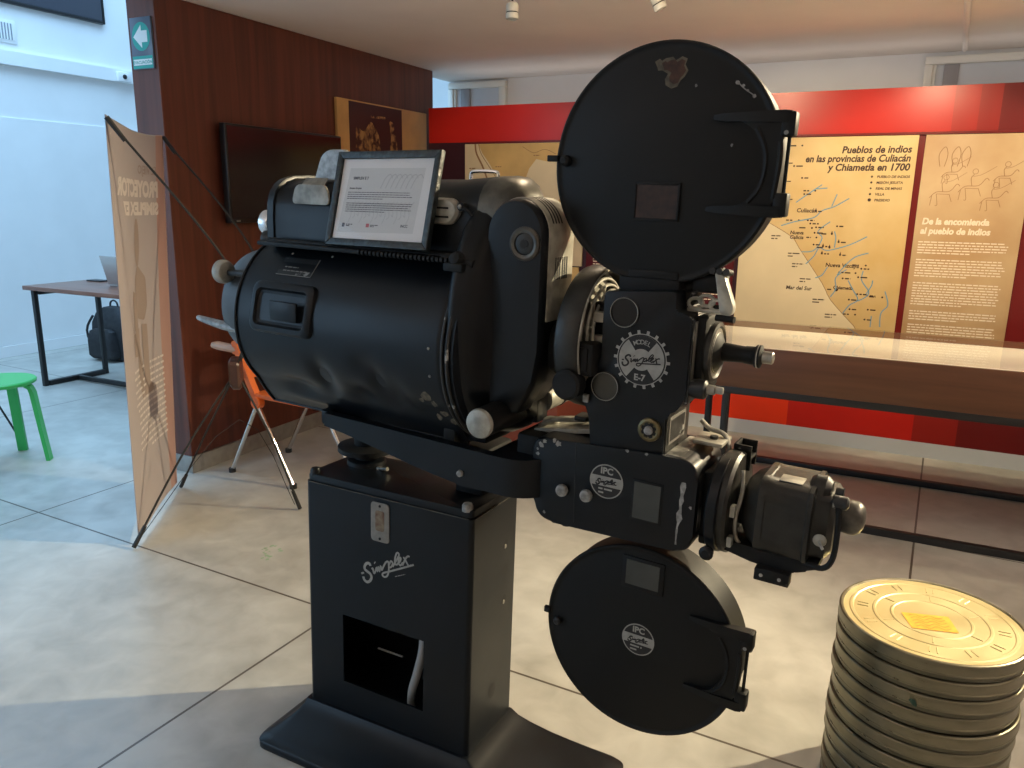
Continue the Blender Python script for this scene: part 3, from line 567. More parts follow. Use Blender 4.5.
# ================================================================== CEILING FITTINGS
M['lampbody'] = mat('white_lamp_metal', (.55, .53, .46), .45, vscale=20, var=.1)
def track_light(name, p, d, label, stem):
    t = thing(name, (p[0], p[1], p[2]), label, 'light', 'ceiling spotlights'); p = Vector(p); d = Vector(d).normalized()
    b = MB().use('lampbody'); b.lathe(p, d, [(0, .010), (.006, .021), (.012, .024), (.036, .024), (.038, .0228), (.041, .0228), (.043, .025), (.062, .025), (.064, .020), (.058, .018)], 24); b.build('lamp_shade', t)
    MB().use('blackmatte').lathe(p+d*.038, d, [(0, .0240), (.003, .0240)], 24).build('band', t)
    MB().use('frosted').lathe(p+d*.052, d, [(0, .017), (.006, .017)], 20).build('lens', t)
    MB().use('blackmetal').tube([p, (p.x, p.y, 2.29)], .004, 8).build('stem', t)
track_light('ceiling_spotlight', (-1.455, 2.94, 2.145), (.02, -.05, -1), 'small white ceiling spotlight pointing straight down, left of the two', 1)
track_light('ceiling_spotlight', (-.945, 3.12, 2.168), (.42, .2, -.9), 'small white ceiling spotlight tilted to the right, above round magazine', 1)
o = MB().use('ceil').cyl((.205, 5.45, 2.275), (.10, 3.3, 2.275), .014, None, 12).build('ceiling_conduit'); tag(o, 'thin painted conduit running across the ceiling above high window', 'conduit')

# ================================================================== THE FILM PROJECTOR
PJ = thing('film_projector', (-1.03, 1.55, 0), 'tall black vintage film projector with two round magazines on a pedestal', 'film projector')
def G(x, y, z): return (x, y, z)
# ---- floor base with concave skirt
yc = -.0295
Fb = frame((-.8049, 1.4284, 0), (cos(yc), sin(yc), 0), (-sin(yc), cos(yc), 0))
def rr4(x0, x1, y0, y1, r, z, n=6): return [(p[0], p[1], z) for p in rpoly([(x0, y0), (x1, y0), (x1, y1), (x0, y1)], r, n)]
b = MB(Fb).use('black')
inn = (-.502, .008, -.008, .222); out = (-.560, .325, -.145, .245)
rings = [rr4(*out, .035, 0), rr4(*out, .035, .018)]
for t_, z in ((.03, .022), (.2, .026), (.4, .032), (.6, .040), (.8, .052), (.93, .064), (1.0, .078)):
    rings.append(rr4(*[out[i]+(inn[i]-out[i])*t_ for i in range(4)], .035*(1-t_)+.006, z))
b.loft(rings); o_base = b.build('floor_base', PJ, sharp=50)
for x, y in ((-.530, -.112), (.295, .215), (.295, -.112), (-.530, .215)):
    MB(Fb).use('black').lathe((x, y, .018), (0, 0, 1), [(0, .022), (.003, .020), (.004, .013), (.001, .011)], 20).build('bolt_hole', o_base)
# ---- pedestal column
Fc = frame((-.8049, 1.4284, .06), (cos(yc)*cos(.0118), sin(yc)*cos(.0118), -.0118), (-sin(yc), cos(yc), -.0231))
CW, CD, CH = .495, .216, .632
b = MB(Fc).use('black'); T = .006
ox0, ox1, oz0, oz1 = -.380, -.130, .098, .290     # front opening
def strip(x0, x1, z0, z1): b.box(x0, x1, 0, T, z0, z1)
outer = [(-CW+.012, 0), (-.012, 0), (-.012, CH), (-CW+.012, CH)]; inner = [(ox0, oz0), (ox1, oz0), (ox1, oz1), (ox0, oz1)]
vs = [(p[0], y, p[1]) for y in (0, T) for q in (outer, inner) for p in q]; fs = []
for i in range(4):
    j = (i+1) % 4; fs += [[i, j, 4+j, 4+i], [8+i, 12+i, 12+j, 8+j], [4+i, 4+j, 12+j, 12+i]]
b.add(vs, fs)
for x in (-CW, 0):   # rounded front corners + sides
    s = 1 if x == 0 else -1
    pts = [(x-s*.012, 0)]+[(x-s*.012+s*.012*sin(a), .012-.012*cos(a)) for a in [k*pi/2/6 for k in range(1, 7)]]+[(x, CD), (x-s*T, CD), (x-s*T, .012), (x-s*.012, T)]
    b.prism(pts, 'w', 0, CH)
b.box(-CW+T, -T, CD-T, CD, 0, CH); o_col = b.build('pedestal_column', PJ)
b = MB(Fc).use('black'); b.prism(rpoly([(-CW+.003, .003), (-.003, .003), (-.003, CD-.003), (-CW+.003, CD-.003)], .014, 5), 'w', CH-.004, CH+.020, .005); b.use('rubbed_glint').tube([(-CW+.012, -.0004, CH-.0005), (-.012, -.0004, CH-.0005)], .0011, 6); b.tube([(0.0004, .012, CH-.0005), (.0004, CD-.004, CH-.0005)], .0011, 6)
o_top = b.build('top_cover', PJ)
for x, y in ((-CW+.02, .015), (-.022, .012), (-.02, CD-.02), (-CW+.02, CD-.02)):
    MB(Fc).use('chip' if (x > -.1 and y < .1) else 'black').lathe((x, y, CH+.015), (0, 0, 1), [(0, .013), (.012, .013), (.018, .010), (.020, .002)], 16).build('corner_bolt', o_top)
b = MB(Fc).use('ivory'); b.prism(rpoly([(-.286, .520), (-.232, .520), (-.232, .632-.012), (-.286, .632-.012)], .009, 4), 'v', -.003, .0005, .001); b.use('rust')
b.prism(rpoly([(-.272, .548), (-.246, .548), (-.246, .600), (-.272, .600)], .006, 4), 'v', -.0038, -.002)
b.use('blackmatte')
for z in (.528, .612): b.cyl((-.259, -.004, z), (-.259, -.002, z), .0035, None, 10)
o = b.build('name_plate', o_col); o['label'] = 'small upright metal plate on the pedestal front'
# script lettering, used on pedestal and badges (unit = letters' own width, baseline along x)
SCR = [[(282, 330), (268, 298), (228, 298), (200, 335), (202, 378), (240, 408), (282, 438), (297, 486), (272, 533), (232, 548), (192, 520), (178, 478)],
       [(150, 440), (172, 428), (190, 430)], [(300, 372), (318, 360), (325, 400), (338, 428), (355, 395)], [(340, 278), (352, 288)],
       [(355, 395), (372, 345), (380, 400), (398, 335), (412, 400), (430, 320), (444, 378), (462, 345)],
       [(462, 345), (490, 290), (515, 262), (540, 270), (545, 380), (522, 450), (485, 466), (455, 445), (468, 415), (545, 392), (700, 345), (890, 285)], [(545, 310), (575, 250), (600, 285), (575, 332), (548, 330)],
       [(600, 325), (650, 240), (688, 165), (662, 138), (638, 190), (630, 270), (650, 300)], [(650, 300), (700, 250), (712, 205), (690, 205), (680, 262), (705, 302), (740, 262)], [(748, 190), (775, 230), (820, 300), (850, 290)], [(735, 300), (775, 215), (808, 178), (832, 185)]]
def script_norm():
    out = []; th = radians(-25)
    for st in SCR:
        q = []
        for cx, cy in st:
            px = 350+cx/14.63; py = 545+cy/14.63; X = (px-360)/335; Z = (580-py+.22*(px-360))/358
            q.append((X*cos(th)-Z*sin(th), X*sin(th)+Z*cos(th)))
        out.append(q)
    x0 = min(p[0] for q in out for p in q); x1 = max(p[0] for q in out for p in q); z0 = sum(p[1] for q in out for p in q)/sum(len(q) for q in out)
    return [[((p[0]-(x0+x1)/2)/(x1-x0), (p[1]-z0)/(x1-x0)) for p in q] for q in out]
SN = script_norm()
def script(b, T, cx, cy, width, ang, w, h=.0008):
    c, s = cos(ang), sin(ang)
    for i, q in enumerate(SN): b.stroke([(cx+width*(p[0]*c-p[1]*s), cy+width*(p[0]*s+p[1]*c)) for p in q], w*(1.5 if i in (0, 3) else 1), T, h, 4)
b = MB(Fc).use('silver')
def Tc(x, z, h): return (x, -h, z)
script(b, Tc, -.242, .458, .170, radians(25), .0048); b.lines(-.215, -.165, .438, .438, 1, .002, lambda x, y, h: (x, -h, y+(x+.215)*.45), .0008, 0); o = b.build('script_lettering', o_col); o['label'] = 'silver script reading Simplex'
b = MB(Fc).use('cable'); b.tube([(-.205, .06, .02), (-.195, .045, .10), (-.172, .035, .17), (-.152, .03, .25), (-.146, .03, .36)], .011, 12, 6); b.build('conduit', o_col)
MB(Fc).use('silver').box(-.345, -.265, .10, .105, .150, .153).build('inner_rod', o_col)
for y, z, ry, rz in ((.165, .515, .009, .012), (.165, .445, .014, .015), (.165, .365, .009, .012), (.115, .135, .018, .020)):
    b = MB(Fc).use('black_flat').add([(.0007, y+ry*cos(2*pi*k/20), z+rz*sin(2*pi*k/20)) for k in range(20)], [list(range(20))]); b.build('cable_hole', o_col)
for y, z in ((.165, .515), (.165, .365)): MB(Fc).use('steel').lathe((.0, y-.004, z-.006), (1, 0, 0), [(.0005, .006), (.0025, .005)], 10).build('plug', o_col)

# ---- everything above tilts slightly nose-down
eu = Vector((.9964, -.0811, -.0248)); eu.normalize(); ev = Vector((-eu.y, eu.x, 0)).normalized()
Fp = frame((-1.03, 1.54, .69), eu, ev)
def A(x, z, h): return (x, h, z)
# levelling screw
b = MB(Fp).use('blackmatte'); b.cyl((-.185, .05, .0), (-.185, .05, .165), .032, None, 24); b.lathe((-.185, .05, .052), (0, 0, 1), [(0, .060), (.004, .075), (.016, .075), (.020, .060)], 32); b.use('black').lathe((-.185, .05, .0), (0, 0, 1), [(0, .055), (.03, .05), (.034, .04)], 24)
b.use('steel').cyl((-.13, .03, .02), (-.09, .02, .03), .005); b.build('levelling_screw', PJ)
# pivot post at the right
b = MB(Fp).use('blackmatte'); b.box(.12, .20, .02, .16, -.03, .135, .01); b.use('black').box(.10, .22, .03, .14, -.025, .02, .01); b.build('tilt_pivot', PJ)
# yoke table: a deep curved bar round an open centre
b = MB(Fp).use('black')
def yoke_side(v0, v1): b.prism([(-.165, .200), (.10, .196), (.301, .192), (.301, .108), (.24, .106), (.12, .122), (.0, .143), (-.10, .160), (-.165, .168)], 'v', v0, v1)
yoke_side(-.125, -.10)
b.prism([(-.19, .168), (-.165, .168), (-.165, .200), (-.19, .200)], 'v', -.11, .18, .006)
b.prism(rpoly([(.30, -.125), (.38, -.125), (.44, -.05), (.44, .12), (.38, .195), (.30, .195)], [.002, .05, .05, .05, .05, .002], 6), 'w', .108, .192)
b.box(-.12, .27, -.08, .15, .196, .225, .004)
b.prism([(-.185, -.11), (-.08, -.11), (-.08, .18), (-.185, .18)], 'w', .165, .19, .003); b.use('dust')
b.prism(rpoly([(.31, -.02), (.40, -.02), (.40, .05), (.31, .05)], .02), 'w', .192, .196, .001)
b.build('yoke', PJ)
MB(Fp).use('blackmatte').box(.17, .20, -.10, -.07, .18, .27, .003).build('support_foot', PJ); MB(Fp).use('blackmatte').box(-.2, -.16, -.06, .06, .18, .25, .003).build('support_foot', PJ)
b = MB(Fp).use('chip').lathe((.235, -.125, .135), (0, -1, 0), [(0, .008), (.006, .007), (.008, .002)], 14); b.build('screw', PJ)

# ---- lamphouse drum
VC, WC, RD = .02, .405, .205
def ring(u, r, vc=VC, wc=WC, n=56, sq=1.0, wt=None):
    out = []
    for k in range(n):
        a = 2*pi*k/n; out.append((u, vc+r*cos(a), wc+r*sin(a)*sq))
    return out
b = MB(Fp).use('black')
b.loft([ring(-.385, .165), ring(-.38, .190), ring(-.365, .196), ring(.22, .196), ring(.235, .214), ring(.258, .216), ring(.263, .200), ring(.270, .175), ring(.285, .15), ring(.33, .125), ring(.36, .10)])
o_lamp = b.build('lamphouse', PJ, sharp=28)
# curved access door on the near side
def arc_sheet(u0, u1, r, a0, a1, th, bev=.006, n=30):
    rows = []
    for (u, dr) in ((u0, 0), (u0, th), (u0+bev, th+.003), (u1-bev, th+.003), (u1, th), (u1, 0)):
        rows.append([(u, VC+(r+dr)*cos(a0+(a1-a0)*k/n), WC+(r+dr)*sin(a0+(a1-a0)*k/n)) for k in range(n+1)])
    return rows
# dents on the lower part of the sheet
def dent(u, a):
    d = 0
    for uu_, aa, ru, ra, dp in ((-.135, radians(212), .030, .22, .013), (-.09, radians(228), .05, .10, -.006), (.035, radians(206), .022, .20, .010), (.075, radians(214), .03, .24, .009), (-.24, radians(226), .05, .12, .009), (-.20, radians(236), .09, .05, -.006), (.0, radians(196), .03, .12, .006), (-.03, radians(222), .03, .16, .008)):
        q = ((u-uu_)/ru)**2+((a-aa)/ra)**2; d -= dp*math.exp(-q)
    return d
b = MB(Fp).use('black'); NU, NA = 80, 60; a0, a1 = radians(116), radians(247); vs = []
def dr_(a): d = max(0, degrees(a)-224)/20; return .2055+.027*d**1.3
for i in range(NU+1):
    u = -.39+i/NU*(.222+.39)
    for j in range(NA+1):
        a = a0+(a1-a0)*j/NA; r = dr_(a)+dent(u, a)-(.004 if i in (0, NU) else 0); vs.append((u, VC+r*cos(a), WC+r*sin(a)))
b.add(vs, [[i*(NA+1)+j, i*(NA+1)+j+1, (i+1)*(NA+1)+j+1, (i+1)*(NA+1)+j] for i in range(NU) for j in range(NA)])
# rolled rim at the left edge and the bottom
b.tube([(-.388, VC+dr_(a0+(a1-a0)*k/30)*cos(a0+(a1-a0)*k/30), WC+dr_(a0+(a1-a0)*k/30)*sin(a0+(a1-a0)*k/30)) for k in range(31)], .0045, 8)
b.tube([(-.388, VC+dr_(a1)*cos(a1), WC+dr_(a1)*sin(a1)), (.22, VC+dr_(a1)*cos(a1), WC+dr_(a1)*sin(a1))], .004, 8)
b.box(-.37, .215, VC+dr_(a1)*cos(a1), .10, WC+dr_(a1)*sin(a1)-.001, WC+dr_(a1)*sin(a1)+.004)
o_door = b.build('lamphouse_door', PJ, sharp=60); o_door['label'] = 'dented curved black door'
# door top ledge and hinge bar
b = MB(Fp).use('blackmatte'); b.box(-.335, .225, -.158, -.02, .590, .600, .003); b.cyl((-.33, -.122, .600), (.225, -.122, .600), .007)
for u in [-.02+.011*k for k in range(22)]: b.cyl((u, -.158, .595), (u+.006, -.158, .595), .006, None, 10)
b.build('hinge_bar', o_door)
# recessed pull: raised frame round a sunken well
def drum_T(u, s, h): a = radians(180)-s/.205; return (u, VC+(dr_(a)+max(0, dent(u, a))*(s < -.02)+h)*cos(a), WC+(dr_(a)+max(0, dent(u, a))*(s < -.02)+h)*sin(a))   # s = arc length upward
b = MB(Fp).use('black')
def dring(u0, u1, s0, s1, h, r, n=5): return [drum_T(p[0], p[1], h) for p in rpoly([(u0, s0), (u1, s0), (u1, s1), (u0, s1)], r, n)]
b.loft([dring(-.335, -.135, -.015, .108, 0, .022), dring(-.332, -.138, -.012, .105, .008, .022), dring(-.325, -.145, -.006, .098, .012, .020), dring(-.316, -.154, .004, .088, .012, .016), dring(-.312, -.158, .008, .084, .004, .014), dring(-.305, -.165, .014, .078, .001, .010)], cap=False)
b.add(dring(-.305, -.165, .014, .078, .0012, .010), [list(range(24))]); b.box(-.26, -.175, -.196, -.188, .425, .470, .003)
b.build('recessed_pull', o_door)
b = MB(Fp).use('worn'); b.add([drum_T(p[0], p[1], h) for h in (.0012,) for p in ((-.285, .128), (-.175, .128), (-.175, .178), (-.285, .178))], [[0, 1, 2, 3]])
b.use('ivory')
for (p, q) in (((-.285, .128), (-.175, .128)), ((-.175, .128), (-.175, .178))): b.tube([drum_T(*p, .0015), drum_T(*q, .0015)], .0009, 6)
b.lines(-.268, -.185, .138, .148, 2, .003, lambda x, y, h: drum_T(x, y, .002), .0015, .1)
b.build('data_plate', o_door)
for u, s_ in ((-.275, .192), (-.15, .195), (.19, -.05), (.19, .01)): MB(Fp).use('chip').lathe(drum_T(u, s_, 0), (0, cos(radians(180)-s_/.205), sin(radians(180)-s_/.205)), [(0, .0035), (.002, .0025)], 8).build('rivet', o_door)
# worn chips at the door's lower right corner
b = MB(Fp).use(mat('exposed_rusty_primer', (.10, .085, .06), .65, vscale=90, var=.5))
for (cu, cs, r_) in ((.165, -.105, .014), (.18, -.125, .010), (.15, -.12, .008), (.195, -.155, .012), (.175, -.17, .010), (.21, -.175, .009)):
    b.add([drum_T(cu+r_*cos(a)*(.6+.5*random.random()), cs+r_*sin(a)*(.6+.6*random.random()), .0008) for a in [k*pi/5 for k in range(10)]], [list(range(10))])
b.build('paint_chips', o_door)
# ribs of the front ring
b = MB(Fp).use('worn')
for u, r_ in ((.232, .2165), (.246, .2185)): b.tube([(u, VC+r_*cos(a), WC+r_*sin(a)) for a in [radians(110)+k*radians(150)/40 for k in range(41)]], .004, 8)
b.build('ring_rib', o_lamp)
b = MB(Fp).use('blackmatte'); b.lathe((.240, -.150, .595), (0, -.8, .3), [(0, .016), (.012, .018), (.022, .012), (.025, .004)], 8); b.cyl((.20, -.15, .60), (.275, -.15, .59), .009); b.box(.215, .262, -.175, -.145, .575, .592, .004); b.build('door_catch', o_lamp)
# shoulder casting flowing from ring to front
b = MB(Fp).use('black')
SHP = [(.10, .215), (.0, .205), (-.06, .215), (-.13, .25), (-.172, .32), (-.188, .40), (-.188, .48), (-.176, .56), (-.150, .63), (-.118, .68), (-.08, .715), (-.03, .732), (.06, .735), (.12, .72), (.14, .66), (.15, .5), (.14, .3)]
def shoulder(u, k, kz=1.0): return [(u, min(p[0]*k, .16 if u < .31 else .0), .47+(p[1]-.47)*kz) for p in rpoly(SHP, .03, 3)]
b.loft([shoulder(.228, .90, .93), shoulder(.232, .97, .96), shoulder(.240, 1.0, .975), shoulder(.250, 1.0, .98), shoulder(.256, .97, .98), shoulder(.268, .96, .98), shoulder(.280, .90, .98), shoulder(.290, .80, .98), shoulder(.298, .68, .98), shoulder(.312, .60, .95), shoulder(.335, .54, .90), shoulder(.36, .5, .80)])
b.build('shoulder_casting', o_lamp, sharp=50)

# ---- chimney hood on top
def hood(u, w1, v0=-.10, v1=.15, w0=.585, k=1.0):
    pts = [(v0, w0)]
    for i in range(0, 13):
        a = pi-pi*i/12; cv = (v0+v1)/2; rv = (v1-v0)/2
        pts.append((cv+rv*math.copysign(abs(cos(a))**.62, cos(a)), w1-.10*k+.10*k*abs(sin(a))**.75))
    pts.append((v1, w0)); return [(u, p[0], p[1]) for p in pts]
b = MB(Fp).use('black')
b.loft([hood(-.355, .728, -.085, .135), hood(-.350, .742), hood(-.335, .749), hood(-.330, .744), hood(.16, .756), hood(.20, .760), hood(.245, .764)])
b.use('rubbed_glint').loft([hood(.245, .765, v1=.14), hood(.275, .766, v1=.12), hood(.305, .757, v1=.08), hood(.33, .738, v1=.05), hood(.345, .71, v1=.03)])  # black paint too: the paler colour paints in the lamp's reflection
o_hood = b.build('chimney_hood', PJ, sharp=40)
b = MB(Fp).use('black'); hb = hood(-.375, .752, -.104, .154); b.loft([[(u, p[1], p[2]) for p in hood(0, w, -.10-d, .15+d)] for u, w, d in ((-.358, .744, 0), (-.356, .752, .004), (-.336, .754, .004), (-.334, .748, 0))]); b.build('end_band', o_hood)
b = MB(Fp).use('tarnish'); b.prism(rpoly([(-.270, .688), (-.150, .688), (-.160, .732), (-.255, .732)], .012, 4), 'v', -.106, -.100, .002); b.loft([[(u, v, w) for u, v, w in ((-.255, -.100, z0), (-.185, -.100, z0), (-.185, v2, z0+.03), (-.255, v2, z0+.03))] for z0, v2 in ((.718, -.07), (.712, -.075))])
o = b.build('damper_plate', o_hood); o['label'] = 'bare aluminium plate with rounded corners'
b = MB(Fp).use('tarnish2'); b.loft([[(p[0]*s_-.195, -.055+dv, .745+p[1]*s_) for p in rpoly([(-.05, 0), (.05, 0), (.05, .068), (-.022, .068)], [.004, .004, .012, .03], 5)] for dv, s_ in ((0, .97), (.004, 1), (.012, 1), (.016, .97))]); b.build('damper_handle', o_hood)
b = MB(Fp).use('dust'); b.loft([[(u, -.101-d, w) for u, w in rpoly([(.075+i_, .662+i_*.6), (.190-i_, .662+i_*.6), (.210-i_, .69), (.195-i_, .716-i_*.6), (.075+i_, .716-i_*.6)], .014, 4)] for d, i_ in ((-.004, 0), (.006, 0), (.012, .006), (.014, .016))])
b.use('blackmatte')
for w in (.676, .694): b.box(.10, .185, -.1165, -.1145, w, w+.004)
o = b.build('latch_casting', o_hood); o['label'] = 'pale worn metal latch casting'
b = MB(Fp).use('blackmatte'); b.cyl((.215, -.10, .700), (.215, -.114, .700), .009); b.tube([(.215, -.112, .70), (.232, -.116, .694), (.243, -.114, .684)], .004, 8, 3); b.use('chip').lathe((.215, -.118, .700), (0, -1, 0), [(0, .005), (.003, .003)], 10); b.build('latch_screw', o_hood)
b = MB(Fp).use('chrome'); b.tube([(.13, .05, .750), (.13, .05, .768), (.14, .05, .774), (.19, .05, .774), (.20, .05, .768), (.20, .05, .750)], .004, 8, 3); b.build('wire_handle', o_hood)
# ---- arched front casting, dark face, pale vented shell
arch = [(.300, .27), (.283, .645)]+[(.3475-.0645*cos(a), .652+.070*sin(a)) for a in [pi*k/16 for k in range(1, 16)]]+[(.412, .65), (.412, .42), (.400, .355), (.365, .29)]
def sc(poly, s_, c=(.332, .55)): return [(c[0]+(p[0]-c[0])*s_, c[1]+(p[1]-c[1])*(1-(1-s_)*.5)) for p in poly]
b = MB(Fp).use('black'); b.loft([[(p[0], v, p[1]) for p in sc(arch, s_)] for v, s_ in ((-.06, 1), (-.102, 1), (-.112, .98), (-.119, .93), (-.121, .6))]); o_fr = b.build('front_cover', PJ, sharp=50)
arch2 = [(.300, .495), (.283, .645)]+arch[2:-4]+[(.412, .65), (.412, .485), (.402, .497), (.392, .488), (.370, .499), (.345, .490)]
b = MB(Fp).use('black'); b.loft([[(p[0], v, p[1]) for p in [(.300, .29), (.283, .51), (.412, .51), (.412, .42), (.400, .355), (.365, .30)]] for v in (-.10, .0)])
b.use('shell').loft([[(p[0], v, p[1]) for p in sc(arch2, s_)] for v, s_ in ((-.098, 1.01), (-.095, 1.03), (.004, 1.03), (.010, 1.0))]); o_sh = b.build('vented_shell', o_fr, sharp=40)
o_sh['label'] = 'pale oxidised metal shell with slots'
b = MB(Fp).use('black_flat')
for g in (0, 1):
    for k in range(3): v = -.072+g*.030+k*.009; b.box(.4135, .4150, v, v+.005, .566, .610)
for k in range(4):
    v = -.082+k*.012; pts = [(.3425-.0722*cos(a), .6528+.0750*sin(a)) for a in [pi*(.52+.38*i/12) for i in range(13)]]
    b.loft([[(p[0], v, p[1]), (p[0], v+.006, p[1])] for p in pts], cap=False, closed=False)
b.build('vent_slots', o_fr)
b = MB(Fp).use('handw'); b.lathe((.372, -.118, .636), (0, -1, 0), [(0, .034), (.006, .033), (.009, .028), (.007, .022), (.003, .021)], 32); b.use('grey').lathe((.372, -.120, .636), (0, -1, 0), [(0, .0215), (.002, .0215), (.004, .017), (.003, .008)], 24); b.use('darkglass').lathe((.372, -.1235, .636), (0, -1, 0), [(0, .009), (.001, .009)], 16); b.build('porthole', o_fr)
b = MB(Fp).use('dust'); b.prism(rpoly([(.38, .0), (.52, .0), (.52, .05), (.38, .05)], .01), 'v', .10, .11) 
# ---- rear end: reflector dome, focus knob, lever, eyepiece barrel
b = MB(Fp).use(mat('blue_grey_enamel', (.055, .065, .075), .42, vscale=20, var=.2)); b.lathe((-.37, .01, .42), (-1, 0, 0), [(0, .150), (.05, .152), (.10, .150), (.135, .140), (.15, .11), (.155, .05), (.156, .001)], 48); b.build('rear_dome', PJ)
b = MB(Fp).use('worn'); b.cyl((-.40, -.135, .515), (-.465, -.14, .513), .008); b.use('dust').lathe((-.458, -.14, .514), (-1, 0, 0), [(0, .014), (.006, .025), (.016, .030), (.028, .029), (.038, .020), (.041, .004)], 28); o = b.build('focus_knob', PJ); o['label'] = 'pale round metal knob'
b = MB(Fp).use('tarnish2'); b.tube([(-.43, -.12, .368), (-.52, -.12, .372), (-.60, -.12, .380), (-.615, -.12, .383)], [.012, .012, .008, .004], 10, 3); b.use('worn').lathe((-.41, -.12, .378), (-1, 0, 0), [(0, .022), (.02, .024), (.025, .015)], 16); b.build('carbon_lever', PJ)
b = MB(Fp).use('worn')
for v, w in ((-.13, .41), (-.125, .445), (-.13, .35), (-.12, .32)): b.lathe((-.40, v, w), (-1, 0, 0), [(0, .011), (.012, .010), (.016, .004)], 10)
b.build('dome_clips', PJ)
b = MB(Fp).use('black').cyl((-.38, .0, .632), (-.44, .0, .632), .030); b.use('brushed').lathe((-.44, .0, .632), (-1, 0, 0), [(0, .031), (.004, .033), (.028, .033), (.032, .029), (.033, .02)], 28); b.build('eyepiece_barrel', PJ)
b = MB(Fp).use('worn').lathe((-.40, -.04, .595), (-1, -.2, 0), [(0, .016), (.02, .022), (.03, .02), (.035, .006)], 16); b.build('wing_nut', PJ)

# ---- cross tube in front of the yoke
b = MB(Fp).use('blackmatte').cyl((.323, -.185, .280), (.323, .03, .281), .031); b.use('black').box(.285, .362, -.02, .03, .245, .318, .006)
o_tb = b.build('cross_tube', PJ); b = MB(Fp).use('dust').lathe((.323, -.185, .280), (0, -1, 0), [(0, .030), (.004, .031), (.010, .029), (.013, .022), (.014, .004)], 32); o = b.build('tube_cap', o_tb); o['label'] = 'pale metal end cap'
b = MB(Fp).use('shell').cyl((.345, .03, .285), (.345, .16, .285), .026); b.use('black').cyl((.345, .095, .285), (.345, .104, .285), .0275); b.use('dust').box(.31, .42, .14, .16, .26, .345, .006); b.build('tube_rod', o_tb)

# ---- shutter guard and shutter
b = MB(Fp).use('grey')
SV, SW = .02, .447
def tor(u, r): return [(u, SV+r*cos(2*pi*k/64), SW+r*sin(2*pi*k/64)) for k in range(64)]
b.loft([tor(.443, .02), tor(.443, .136), tor(.448, .144), tor(.456, .147), tor(.494, .147), tor(.498, .145), tor(.498, .139), tor(.492, .133), tor(.458, .129), tor(.454, .118), tor(.454, .02)], cap=False); o_g = b.build('shutter_guard', PJ)
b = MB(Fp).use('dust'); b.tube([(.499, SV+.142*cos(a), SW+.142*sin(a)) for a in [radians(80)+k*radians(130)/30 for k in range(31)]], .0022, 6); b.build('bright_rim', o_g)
b = MB(Fp).use('shell')
for i in range(3):
    a = radians(90+120*i); pts = [(SV+.03*cos(a-.3), SW+.03*sin(a-.3))]+[(SV+.118*cos(a-.42+.84*k/8), SW+.118*sin(a-.42+.84*k/8)) for k in range(9)]+[(SV+.03*cos(a+.3), SW+.03*sin(a+.3))]
    b.prism(pts, 'u', .466, .469)
b.use('steel').cyl((.43, SV, SW), (.50, SV, SW), .018); b.build('shutter_blade', o_g)
b = MB(Fp).use('shell')
for i, (u, r_) in enumerate(((.476, .112), (.488, .102), (.496, .090), (.504, .080))):
    b.tube([(u, SV-.01+r_*cos(2*pi*k/40), SW+.02+r_*sin(2*pi*k/40)) for k in range(41)], .0035, 6)
b.build('heat_fin', o_g)
b = MB(Fp).use('blackmatte').box(.455, .525, -.11, .06, .39, .455, .006); b.box(.465, .515, -.113, -.109, .398, .447, .003); b.lathe((.480, -.10, .372), (0, -1, 0), [(0, .030), (.028, .030), (.032, .024)], 24); b.cyl((.38, -.02, .43), (.43, -.02, .43), .06); b.cyl((.36, -.0, .43), (.44, -.0, .43), .09, .05); b.build('light_cone', PJ)

# ---- projector head
HF = -.082
head = [(.529, .556), (.670, .568), (.672, .532), (.704, .527), (.704, .372), (.690, .345), (.669, .335), (.671, .249), (.519, .243), (.512, .301), (.499, .335), (.496, .372), (.530, .415)]
rad = [.008, .006, .004, .014, .012, .01, .01, .004, .004, .006, .01, .012, .02]
b = MB(Fp).use('black'); b.prism(rpoly(head, rad, 4), 'v', HF, .06, .0035); o_hd = b.build('projector_head', PJ, sharp=40)
b = MB(Fp).use('worn'); b.prism(rpoly([(.700, .36), (.7075, .36), (.7075, .52), (.700, .525)], .002), 'v', HF+.004, HF+.010); b.use('steel').box(.705, .7075, HF+.016, .055, .375, .515, .001); b.use('grey').prism([(.6695, .255), (.6725, .255), (.6725, .335), (.6695, .335)], 'v', HF+.006, .055, .0005); b.build('side_plate', o_hd)
b = MB(Fp).use('ivory').box(.6725, .6735, HF+.02, .03, .27, .325); b.use('worn').box(.6734, .6740, HF+.026, .024, .276, .319); b.build('maker_plate', o_hd)
b = MB(Fp).use('blackmatte').box(.545, .665, -.055, .05, .55, .585, .004); b.box(.56, .66, -.05, .04, .58, .60, .004); b.build('magazine_seat', o_hd)
def Th(v0): return lambda x, z, h: (x, v0-h, z)
# round Model badge with gear-tooth edge
b = MB(Fp); TB = Th(HF); bc = (.6135, .434); R1 = .053
b.use('silver')
gear = []
for k in range(18):
    a = 2*pi*k/18
    for da, r_ in ((-.06, .050), (-.05, .0565), (.05, .0565), (.06, .050)): gear.append((bc[0]+r_*cos(a+da), bc[1]+r_*sin(a+da)))
b.flat(gear, TB, .0006); b.use('black_flat').flat(circ(bc, .0482, 48), TB, .0010); b.use('silver').flat(circ(bc, .0455, 48), TB, .0014); b.use('black_flat')
for a0_, a1_ in ((52, 128), (232, 308)):
    b.flat([(bc[0]+.0455*cos(radians(a0_+(a1_-a0_)*k/12)), bc[1]+.0455*sin(radians(a0_+(a1_-a0_)*k/12))) for k in range(13)]+[(bc[0]+.021*cos(radians(a1_-(a1_-a0_)*k/8)), bc[1]+.021*sin(radians(a1_-(a1_-a0_)*k/8))) for k in range(9)], TB, .0018)
script(b, TB, bc[0], bc[1]-.001, .078, radians(4), .0024, .0024)
b.use('silver')
